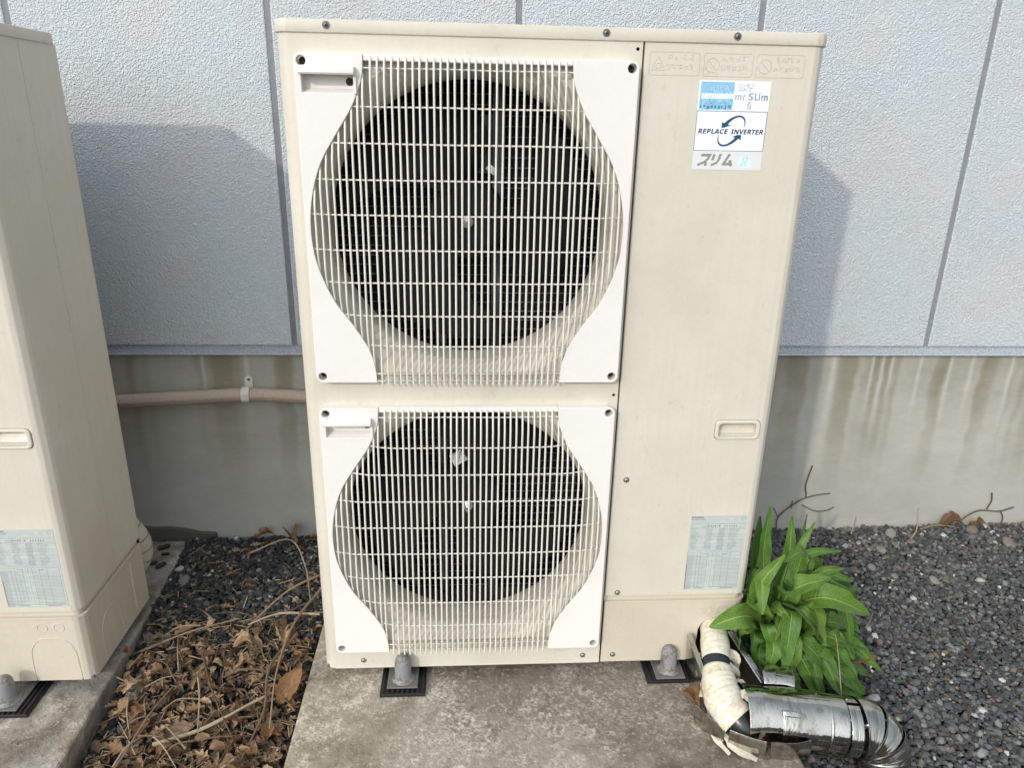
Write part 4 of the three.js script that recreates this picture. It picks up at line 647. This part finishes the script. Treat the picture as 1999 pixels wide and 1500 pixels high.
{
  const t = thing('leafy_weed', 'lush green broad-leaved weed growing in gravel beside the unit', 'plant', [1.07, -0.045, -0.03]);
  const O = [1.07, -0.045, -0.03];
  const LV = [
[1.038,0.12,-0.06,1.024,0.243,-0.1,1.031,0.363,-0.12,0.04,1],[1.056,0.119,-0.06,1.081,0.249,-0.09,1.088,0.337,-0.12,0.038,1],[1.07,0.127,-0.05,1.092,0.248,-0.08,1.135,0.332,-0.1,0.03,0],[1.064,0.141,-0.07,1.119,0.25,-0.12,1.139,0.325,-0.15,0.02,2],[1.02,0.12,-0.08,1.017,0.238,-0.12,1.02,0.327,-0.14,0.034,2],
[0.998,0.144,-0.01,0.964,0.249,0.03,1.01,0.33,0.03,0.046,0],[1.017,0.157,-0.02,0.972,0.266,0.02,0.961,0.204,0.07,0.048,0],[1.064,0.156,-0.03,1.083,0.287,-0.04,1.025,0.291,0.0,0.046,1],[1.08,0.141,-0.05,1.114,0.261,-0.07,1.201,0.265,-0.08,0.028,1],[1.037,0.171,0.0,1.044,0.25,0.04,1.117,0.275,0.04,0.066,0],
[1.062,0.164,0.0,1.119,0.252,-0.01,1.186,0.251,-0.03,0.03,3],[1.094,0.155,-0.03,1.155,0.217,-0.05,1.233,0.195,-0.06,0.032,1],[1.068,0.167,0.0,1.106,0.23,0.05,1.216,0.184,0.05,0.068,3],[1.084,0.141,-0.03,1.164,0.182,-0.03,1.236,0.187,-0.04,0.04,2],[1.013,0.172,0.0,1.013,0.195,0.05,1.035,0.175,0.06,0.034,0],
[1.047,0.158,0.01,1.055,0.206,0.06,1.092,0.142,0.08,0.076,0],[0.986,0.131,0.0,0.916,0.184,0.05,0.855,0.159,0.05,0.066,0],[0.99,0.116,0.0,0.925,0.158,0.06,0.922,0.106,0.06,0.04,1],[0.99,0.144,-0.01,0.962,0.202,0.03,0.995,0.182,0.05,0.05,3],[0.978,0.129,-0.03,0.969,0.194,-0.01,0.949,0.188,0.02,0.036,1],
[0.997,0.131,0.01,0.985,0.156,0.06,1.001,0.101,0.06,0.04,1],[0.98,0.117,0.01,0.961,0.128,0.05,0.962,0.065,0.05,0.036,2],[0.999,0.11,0.01,0.998,0.123,0.07,0.99,0.067,0.08,0.048,1],[1.037,0.102,0.01,1.038,0.129,0.07,1.033,0.015,0.08,0.05,0],[1.061,0.101,0.01,1.08,0.112,0.06,1.183,-0.014,0.05,0.056,1],
[1.095,0.106,0.0,1.1,0.152,0.04,1.174,0.126,0.0,0.056,2],[1.099,0.121,0.0,1.147,0.142,0.02,1.236,0.08,-0.02,0.05,1],[1.108,0.099,0.0,1.142,0.116,0.04,1.272,0.036,0.0,0.06,0],[1.105,0.085,0.0,1.128,0.096,0.05,1.178,0.088,0.03,0.056,1],[1.089,0.079,0.01,1.137,0.06,0.05,1.24,-0.03,0.06,0.06,1],
[1.108,0.063,0.0,1.171,0.06,0.03,1.28,-0.03,0.0,0.055,2],[1.065,0.072,0.01,1.076,0.07,0.05,1.125,-0.02,0.09,0.056,1],[1.036,0.081,0.02,1.028,0.07,0.05,1.07,-0.01,0.1,0.05,2],[1.007,0.08,0.0,0.983,0.07,0.04,1.0,-0.0,0.05,0.045,2],[1.109,0.104,-0.06,1.161,0.198,-0.11,1.187,0.214,-0.13,0.05,2],
[1.096,0.104,-0.06,1.124,0.212,-0.09,1.145,0.234,-0.06,0.055,1],[1.081,0.097,-0.05,1.076,0.212,-0.05,1.06,0.191,-0.02,0.045,2],[1.019,0.091,-0.05,0.993,0.2,-0.07,0.997,0.228,-0.07,0.05,2],[1.155,0.06,-0.02,1.205,0.069,-0.02,1.3,-0.025,-0.03,0.05,1],[1.123,0.048,0.0,1.139,0.03,0.05,1.224,-0.03,0.08,0.055,2]];
  const sub = (p) => [p[0] - O[0], p[1] - O[1], p[2] - O[2]], r = rng(404);
  const add = (a, b, c, w, k, seed) => part('leaf', leafGeo([[(a[0] - O[0]) * 0.12, 0, (a[2] - O[2]) * 0.12], sub(a), sub(b), sub(c)], w, seed, 0.22 + 0.3 * r()), leafMat[k], t);
  LV.forEach((l, i) => add([l[0], l[1], l[2]], [l[3], l[4], l[5]], [l[6], l[7], l[8]], l[9] * 0.86, l[10], 1000 + i));
  for (let i = 0; i < 96; i++) {                                                   // inner and lower leaves
    const a = r() * 2 * PI, e = 0.25 + 0.9 * r(), R = 0.06 + 0.115 * r(), dx = Math.cos(a), dz = Math.sin(a) * 0.6; if (O[0] + dx * R < 0.985) continue;
    const h = 0.06 + 0.17 * r() * e; add([O[0] + dx * R * 0.3, O[1] + 0.05 + 0.5 * h, O[2] + dz * R * 0.3], [O[0] + dx * R * 0.8, O[1] + 0.05 + h, O[2] + dz * R * 0.8], [O[0] + dx * R * 1.4, O[1] + 0.03 + h * (0.25 + 0.7 * r()), O[2] + dz * R * 1.4], 0.022 + 0.024 * r(), r() < 0.07 ? 4 : r() < 0.3 ? 0 : 1 + (r() * 2 | 0), 2000 + i);
  }
  part('flower_stalk', tube([[0.03, 0.02, 0.02], [0.09, 0.08, 0.06], [0.15, 0.09, 0.07], [0.2, 0.092, 0.06]], 0.003, 16, 6), std({ color: lin(0.16, 0.045, 0.02), roughness: 0.6 }), t);
}

// ---------------------------------------------------------------- litter: dead leaves, twigs, straw
const deadMap = canvas(256, 256, (c, w, h) => { const r = rng(66); c.fillStyle = '#d8c4ac'; c.fillRect(0, 0, w, h); for (let i = 0; i < 400; i++) { const g = r(); c.fillStyle = `rgba(${120 + 120 * g},${95 + 110 * g},${70 + 95 * g},0.28)`; c.beginPath(); c.ellipse(r() * w, r() * h, 3 + 22 * r(), 3 + 12 * r(), r() * 3, 0, 7); c.fill(); } c.strokeStyle = 'rgba(240,225,200,0.8)'; c.lineWidth = 3; c.beginPath(); c.moveTo(w / 2, h); c.lineTo(w / 2, 0); c.stroke(); c.lineWidth = 1.2; for (let k = 0; k < 12; k++) for (const s of [-1, 1]) { c.beginPath(); c.moveTo(w / 2, h - k * 22); c.lineTo(w / 2 + s * w * 0.45, h - k * 22 - 55); c.stroke(); } });
function deadLeafGeo(seed, lobed, curl) {
  const r = rng(seed), n = 12, m = 4, pos = [], uv = [], idx = [], ph = r() * 6, tw = (r() - 0.5) * 1.4, cr = curl * (0.6 + 0.8 * r());
  for (let i = 0; i <= n; i++) { const b = i / n, half = 0.3 * Math.pow(Math.sin(PI * Math.pow(clamp(b * 0.97 + 0.015), 0.85)), 0.8) * (lobed ? 0.85 + 0.38 * Math.sin(b * 22) : 1) * (0.9 + 0.2 * r());
    for (let j = 0; j <= m; j++) { const e = j / m * 2 - 1, x = e * half, z = b - 0.5; let y = cr * (e * e) * half * 1.6 + 0.16 * curl * Math.sin(b * 5 + ph) + tw * x * (b - 0.5) + 0.03 * (r() - 0.5); pos.push(x * Math.cos(0.5 * cr * Math.abs(e)), y, z); uv.push(j / m, b); } }
  for (let i = 0; i < n; i++) for (let j = 0; j < m; j++) { const a = i * (m + 1) + j, b = a + m + 1; idx.push(a, b, a + 1, b, b + 1, a + 1); }
  const g = new THREE.BufferGeometry(); g.setAttribute('position', new THREE.Float32BufferAttribute(pos, 3)); g.setAttribute('uv', new THREE.Float32BufferAttribute(uv, 2)); g.setIndex(idx); g.computeVertexNormals(); return g;
}
const deadG = [[1, 0, 0.5], [2, 1, 0.7], [3, 0, 1.0], [4, 1, 1.1], [5, 0, 0.8], [6, 1, 0.5]].map(([s, l, c]) => deadLeafGeo(s, l, c));
const deadTone = [[0.36, 0.27, 0.19], [0.52, 0.435, 0.345], [0.25, 0.18, 0.13], [0.66, 0.57, 0.48], [0.38, 0.255, 0.15], [0.42, 0.365, 0.31]];
const deadM = deadTone.map((k) => new THREE.MeshPhysicalMaterial({ map: deadMap, color: lin(...k), roughness: 0.75, side: THREE.DoubleSide, transmission: 0.12, thickness: 0 }));
const bedX = (z) => [lerp(-0.516, -0.478, (z + 0.62) / 0.85) + 0.02, -0.06];
const litterY = (x, z) => groundY(x, z) + 0.012 + 0.022 * smooth(-0.25, 0.0, z);
{
  const r = rng(909), dm = new THREE.Object3D(), c = new THREE.Color(), white = new THREE.MeshPhysicalMaterial({ map: deadMap, roughness: 0.8, side: THREE.DoubleSide, transmission: 0.1, thickness: 0 });
  deadG.forEach((g, k) => {
    const n = 380, im = shadowOn(new THREE.InstancedMesh(g, white, n)); im.name = numbered('leaf_litter');
    for (let i = 0; i < n; i++) { const z = r() < 0.06 ? -0.6 + 0.4 * r() : -0.22 + 0.75 * Math.pow(r(), 0.8), [a, b] = bedX(z), x = lerp(a, b, r()), s = 0.01 + 0.024 * r();
      dm.position.set(x, litterY(x, z) - 0.014 + 0.014 * r(), z); dm.rotation.set((r() - 0.5) * 1.1, r() * 6.3, (r() - 0.5) * 1.1); dm.scale.set(s * (0.5 + 0.6 * r()), s * 0.8, s); dm.updateMatrix(); im.setMatrixAt(i, dm.matrix);
      const q = deadTone[Math.floor(r() * 6)], v = 0.5 + 0.9 * r(); c.setRGB(q[0] * v, q[1] * v * 1.05, q[2] * v * 1.14); im.setColorAt(i, c); }
    tag(im, ['crushed brown leaf litter filling the bed between the pads', 'shredded lobed leaf litter between the pads', 'curled leaf fragments packed between the pads', 'crumpled lobed leaf scraps between the pads', 'broken leaf pieces between the pads', 'flat lobed leaf scraps between the pads'][k], 'leaf litter', null, 'stuff'); scene.add(im);
  });
  const straw = new THREE.CylinderGeometry(0.0012, 0.0008, 1, 5), sc = shadowOn(new THREE.InstancedMesh(straw, std({ roughness: 0.7 }), 700)); sc.name = 'straw';
  for (let i = 0; i < 700; i++) { const far = r() < 0.08, z = far ? -0.6 + 0.4 * r() : -0.25 + 0.75 * r(), [a, b] = bedX(z), x = lerp(a, b, r()), L = 0.012 + 0.06 * r() * r(); dm.position.set(x, (far ? groundY(x, z) + 0.012 : litterY(x, z) + 0.004 * r()), z); dm.rotation.set(PI / 2 + (r() - 0.5) * 0.5, 0, r() * 6.3, 'YXZ'); dm.rotation.y = r() * 6.3; dm.scale.set(0.6 + r(), L, 0.6 + r()); dm.updateMatrix(); sc.setMatrixAt(i, dm.matrix); const v = 0.4 + 0.8 * r(); c.setRGB(0.42 * v, 0.32 * v, 0.2 * v); sc.setColorAt(i, c); }
  tag(sc, 'fine pale straw bits scattered through the leaf bed', 'straw', null, 'stuff'); scene.add(sc);
  // the leaves that can be told apart
  const zone = (x, z) => `${z < 0.0 ? 'at the back' : z < 0.14 ? 'in the middle' : 'at the front'} ${x < -0.34 ? 'left' : x < -0.2 ? 'centre' : 'right'}`;
  const toneName = ['brown', 'tan', 'dark brown', 'pale tan', 'russet', 'grey brown'], dl = (x, y, z, s, k, v, label, group, rot) => { const o = part(numbered('dead_leaf'), deadG[v], deadM[k], scene, [x, y, z]); o.rotation.set(...rot); o.scale.setScalar(s); tag(o, label, 'dead leaf', group); return o; };
  for (let i = 0; i < 150; i++) {
    const z = -0.2 + 0.66 * Math.pow(r(), 0.85), [a, b] = bedX(z), x = lerp(a + 0.02, b - 0.01, r()), k = Math.floor(r() * 6), v = Math.floor(r() * 6), s = 0.022 + 0.034 * r() * r() + 0.008 * r();
    dl(x, litterY(x, z) + 0.004 + 0.012 * r(), z, s, k, v, `${s > 0.042 ? 'large' : s < 0.029 ? 'small' : 'mid-sized'} ${toneName[k]} ${v % 2 ? 'lobed' : 'oval'} dead leaf ${zone(x, z)} of the litter bed`, 'dead leaves in the litter bed', [(r() - 0.5) * 0.9, r() * 6.3, (r() - 0.5) * 0.9]);
  }
  dl(-0.2, 0.014, -0.585, 0.075, 0, 3, 'large curled brown leaf against the foundation under the hose', null, [-0.25, 0.4, 0.2]); dl(-0.29, 0.016, -0.6, 0.06, 4, 1, 'russet leaf at the back of the gravel strip by the left pad', null, [-0.5, 2, 0.2]); dl(-0.13, 0.018, -0.59, 0.055, 3, 0, 'pale tan leaf by the foundation close to the main unit', null, [-0.3, 1.1, 0.1]);
  dl(-0.075, 0.0, 0.02, 0.085, 4, 0, 'upright russet oval leaf leaning on the edge of the main pad', null, [1.1, -0.5, 0.3]); dl(-0.475, 0.016, -0.085, 0.03, 4, 2, 'small reddish curled leaf on the edge of the left pad', null, [0.2, 1, 0.1]);
  dl(1.86, 0.02, -0.6, 0.07, 2, 2, 'dark brown curled leaf at the foot of the stained wall on the right', null, [-0.4, 1.2, 0.2]); dl(1.95, 0.016, -0.6, 0.06, 0, 4, 'brown leaf in the gravel beneath the thin vine at far right', null, [-0.6, 0.2, 0.4]); dl(0.815, 0.006, 0.1, 0.06, 4, 2, 'rusty brown leaf on the pad beside the torn pipe', null, [0.1, 0.3, 0.1]);
  // twigs
  const bark = [[0.3, 0.21, 0.13], [0.12, 0.065, 0.035], [0.4, 0.31, 0.21], [0.17, 0.11, 0.07]].map((k) => std({ color: lin(...k), roughness: 0.85, bumpMap: steelBump, bumpScale: 0.002 }));
  const twig = (pts, rad, k, label, group) => { const c2 = new THREE.CatmullRomCurve3(pts.map((p) => V(...p))), g = new THREE.TubeGeometry(c2, 18, 1, 7), p = g.attributes.position, q = V(0, 0, 0); for (let i = 0; i <= 18; i++) { c2.getPointAt(i / 18, q); const R = rad * 0.78 * lerp(1.15, 0.55, i / 18) * (0.82 + 0.36 * r()); for (let j = 0; j <= 7; j++) { const o = i * 8 + j; p.setXYZ(o, q.x + (p.getX(o) - q.x) * R, q.y + (p.getY(o) - q.y) * R, q.z + (p.getZ(o) - q.z) * R); } } g.computeVertexNormals(); return solo('twig', g, bark[k], label, 'twig', group); };
  const Y = (x, z, h = 0.014) => [x, litterY(x, z) + h, z];
  twig([Y(-0.33, 0.15, 0.02), Y(-0.24, 0.12, 0.026), Y(-0.15, 0.06, 0.03), Y(-0.1, 0.02, 0.024)], 0.0055, 2, 'long pale broken stick slanting across the litter bed');
  twig([Y(-0.09, -0.12, 0.05), Y(-0.13, -0.02, 0.045), Y(-0.12, 0.08, 0.03), Y(-0.14, 0.2, 0.02)], 0.005, 3, 'thick dark stick along the right side of the litter bed');
  twig([Y(-0.3, -0.08, 0.03), Y(-0.25, 0.02, 0.036), Y(-0.2, 0.1, 0.03), Y(-0.15, 0.17, 0.02)], 0.0035, 1, 'dark red brown twig lying diagonally over the dead leaves');
  twig([Y(-0.37, 0.22, 0.02), Y(-0.28, 0.25, 0.022), Y(-0.2, 0.24, 0.024), Y(-0.15, 0.2, 0.03)], 0.0055, 2, 'curved pale stem near the front of the litter bed');
  twig([Y(-0.06, -0.3, 0.05), Y(-0.1, -0.15, 0.06), Y(-0.11, 0.0, 0.05), Y(-0.1, 0.12, 0.02)], 0.004, 0, 'long bent stem hugging the main pad edge');
  twig([Y(-0.05, -0.36, 0.06), Y(-0.14, -0.27, 0.06), Y(-0.2, -0.2, 0.04), Y(-0.24, -0.14, 0.02)], 0.004, 0, 'stem leaning from the unit corner into the gravel strip');
  twig([Y(-0.46, -0.12, 0.01), Y(-0.36, -0.16, 0.03), Y(-0.25, -0.2, 0.035)], 0.0032, 0, 'thin pale twig bridging the gravel strip from the left pad');
  twig([Y(-0.3, -0.5, 0.02), Y(-0.2, -0.52, 0.05), Y(-0.12, -0.38, 0.05), Y(-0.09, -0.28, 0.02)], 0.003, 2, 'arched thin stem at the back of the gravel strip');
  twig([Y(-0.05, -0.2, 0.05), Y(-0.15, -0.19, 0.055), Y(-0.22, -0.17, 0.04)], 0.0042, 2, 'straw coloured stem poking from under the main unit');
  twig([Y(-0.4, 0.3, 0.02), Y(-0.38, 0.2, 0.025), Y(-0.36, 0.08, 0.03), Y(-0.34, 0.0, 0.02)], 0.003, 0, 'thin brown twig along the left pad side of the leaf bed');
  for (let i = 0; i < 46; i++) { const z = -0.28 + 0.74 * r(), [a, b] = bedX(z), x = lerp(a + 0.03, b - 0.03, r()), an = r() * 6.3, L = 0.025 + 0.07 * r() * r(), h = 0.012 + 0.02 * r(), e = (k) => { const px = clamp(x + Math.cos(an) * L * k, a, b), pz = z + Math.sin(an) * L * k; return Y(px, pz, h * (k ? 1 : 1.5)); }; const k = Math.floor(r() * 4); twig([e(-1), e(0), e(1)].map((p, q) => [p[0] + (q === 1 ? 0.012 * (r() - 0.5) : 0), p[1], p[2]]), 0.0014 + 0.0018 * r(), k, `${L > 0.06 ? 'long' : 'short'} ${['brown', 'dark', 'pale', 'grey brown'][k]} loose twig ${zone(x, z)} of the litter bed`, 'loose twigs in the litter bed'); }
  // dry vine stems on the foundation
  const vine = (name, label, list) => { const t = thing(name, label, 'vine', [0, 0, 0]); list.forEach(([pts, rad]) => part('stem', tube(pts, rad, 16, 6), bark[1], t)); };
  vine('dry_vine', 'bare forked dry vine on the foundation above the green weed', [[[[1.3, 0.0, -0.622], [1.302, 0.04, -0.626], [1.371, 0.103, -0.628], [1.383, 0.108, -0.628], [1.375, 0.148, -0.628], [1.387, 0.218, -0.63]], 0.0022], [[[1.383, 0.108, -0.628], [1.42, 0.118, -0.627], [1.459, 0.122, -0.629]], 0.0016], [[[1.374, 0.083, -0.626], [1.419, 0.062, -0.624], [1.455, 0.063, -0.625], [1.48, 0.074, -0.627]], 0.0014], [[[1.342, 0.072, -0.627], [1.34, 0.085, -0.627], [1.342, 0.098, -0.628]], 0.0011], [[[1.302, 0.04, -0.626], [1.292, 0.06, -0.627], [1.283, 0.075, -0.628]], 0.0012]]);
  vine('dry_vine', 'thin dead vine with withered leaves at the far right wall base', [[[[1.87, 0.0, -0.615], [1.953, 0.055, -0.624], [2.031, 0.052, -0.626], [2.076, 0.066, -0.627]], 0.002], [[[1.985, 0.06, -0.626], [1.995, 0.09, -0.627], [1.99, 0.119, -0.628]], 0.002], [[[2.035, 0.052, -0.626], [2.045, 0.03, -0.624], [2.041, 0.004, -0.618]], 0.002]]);
  const st = (pts, rad, k, label) => twig(pts, rad, k, label);
  st([[1.52, 0.008, -0.575], [1.53, 0.03, -0.585], [1.535, 0.06, -0.592]], 0.0022, 2, 'short straw stub upright in the gravel by the wall'); st([[1.7, 0.0, -0.55], [1.73, 0.02, -0.575], [1.745, 0.075, -0.61]], 0.003, 2, 'pale straw leaning on the foundation at right'); st([[1.75, 0.012, -0.59], [1.82, 0.02, -0.6], [1.88, 0.015, -0.59]], 0.003, 0, 'brown straw lying at the wall base on the right');
  st([[1.36, -0.03, -0.17], [1.39, -0.026, -0.2], [1.42, -0.03, -0.24]], 0.0025, 0, 'short brown twig on the gravel right of the weed'); st([[1.36, -0.034, 0.02], [1.37, -0.03, -0.02], [1.4, -0.034, -0.06]], 0.0022, 0, 'curved brown stalk on the gravel near the cladding'); st([[1.623, -0.03, -0.21], [1.582, -0.027, -0.078], [1.549, -0.026, 0.037], [1.524, -0.03, 0.117]], 0.0026, 1, 'long dark red stalk lying on the gravel at far right'); st([[1.479, -0.03, 0.035], [1.455, -0.028, 0.1], [1.403, -0.03, 0.208]], 0.0018, 1, 'thin dark stalk on the gravel below the long red one');
  st([[1.135, 0.005, 0.15], [1.13, 0.07, 0.13], [1.128, 0.13, 0.1], [1.125, 0.16, 0.085]], 0.0016, 2, 'pale dry stalk standing in front of the weed');
}
// four dark slug-like droppings on the left pad
{
  const m = std({ color: lin(0.02, 0.017, 0.014), roughness: 0.6 });
  [[-0.575, -0.571, 0.022, 0.5, 'longest'], [-0.558, -0.537, 0.014, 0.1, 'small rear'], [-0.576, -0.49, 0.016, 0.3, 'small front'], [-0.548, -0.476, 0.019, 0.9, 'plump']].forEach(([x, z, s, a, w]) => { const g = new THREE.CapsuleGeometry(0.35, 1.0, 6, 10).rotateZ(PI / 2); const o = solo('dropping', g, m, `${w} dark dropping on the left pad behind the cut-off unit`, 'dropping', 'dark droppings on the left pad', [x, LP + 0.3 * s, z]); o.scale.set(s, s * 0.8, s); o.rotation.y = a; });
}
// pebbles that stand out of the gravel
{
  const r = rng(31), tones = [[0.3, 0.275, 0.24], [0.5, 0.48, 0.45], [0.22, 0.185, 0.15], [0.17, 0.165, 0.16]].map((k) => std({ color: lin(...k), roughness: 0.85, bumpMap: steelBump, bumpScale: 0.003 }));
  const pb = (seed, flat) => { const rr = rng(seed), g = mergeVertices(new THREE.IcosahedronGeometry(1, 2).deleteAttribute('uv').deleteAttribute('normal')), p = g.attributes.position, a = rr() * 6, b = rr() * 6; for (let i = 0; i < p.count; i++) { const x = p.getX(i), y = p.getY(i), z = p.getZ(i), k = 0.85 + 0.14 * Math.sin(2.3 * x + a) * Math.cos(2.1 * z + b) + 0.1 * Math.sin(3 * y + 2 * x + b); p.setXYZ(i, x * k * 1.25, y * k * flat, z * k); } g.computeVertexNormals(); return planarUV(g, (x, y) => x, (x, y, z) => z + y); };
  const gs = [pb(1, 0.7), pb(2, 0.6), pb(3, 0.8)];
  const add = (x, z, s, k, label) => { const o = solo('pebble', k === 3 ? stoneVariants[Math.floor(r() * 4)] : gs[Math.floor(r() * 3)], tones[k], label, 'pebble', null, [x, groundY(x, z) + 0.006 + s * 0.2, z]); o.scale.setScalar(s); o.rotation.set((r() - 0.5) * 0.6, r() * 6, (r() - 0.5) * 0.6); };
  add(1.651, -0.579, 0.017, 0, 'round buff pebble close to the wall base right of the weed'); add(1.69, -0.534, 0.013, 2, 'brownish pebble just in front of the round buff one'); add(1.578, -0.499, 0.015, 0, 'pale pinkish pebble right of the weed top'); add(1.919, -0.581, 0.019, 2, 'large brown angular stone below the dead vine'); add(1.985, -0.508, 0.02, 2, 'large tan stone in the gravel at the right edge');
  add(1.512, -0.427, 0.012, 0, 'small buff pebble beside the weed leaf tips'); add(1.479, -0.525, 0.009, 1, 'small white pebble nearest the weed top'); add(1.528, -0.54, 0.008, 1, 'tiny white pebble under the wall right of the weed'); add(1.56, -0.387, 0.011, 0, 'grey buff pebble out in the gravel'); add(1.664, -0.363, 0.014, 0, 'oval buff pebble midway across the right gravel'); add(1.256, 0.071, 0.013, 1, 'bright white pebble just above the steel elbow'); add(1.8, -0.357, 0.012, 1, 'white pebble in the gravel at far right'); add(2.117, -0.6, 0.02, 2, 'tan stone half hidden at the right edge by the wall');
  add(-0.49, -0.46, 0.012, 1, 'white pebble on the corner of the left pad gravel'); add(-0.468, -0.185, 0.016, 3, 'grey pebble beside the left pad edge'); add(-0.43, -0.17, 0.02, 3, 'large rounded grey stone by the left pad'); add(-0.43, -0.06, 0.022, 3, 'rough grey stone in the gravel by the left pad'); add(-0.44, -0.02, 0.026, 3, 'dark grey broken stone next to the leaf bed'); add(-0.455, -0.4, 0.02, 3, 'rough flat grey stone half sunk in the black gravel');
  add(0.97 + 0.06, 0.3, 0.03, 2, 'brown stone under the torn steel elbow');
}
renderer.render(scene, camera);
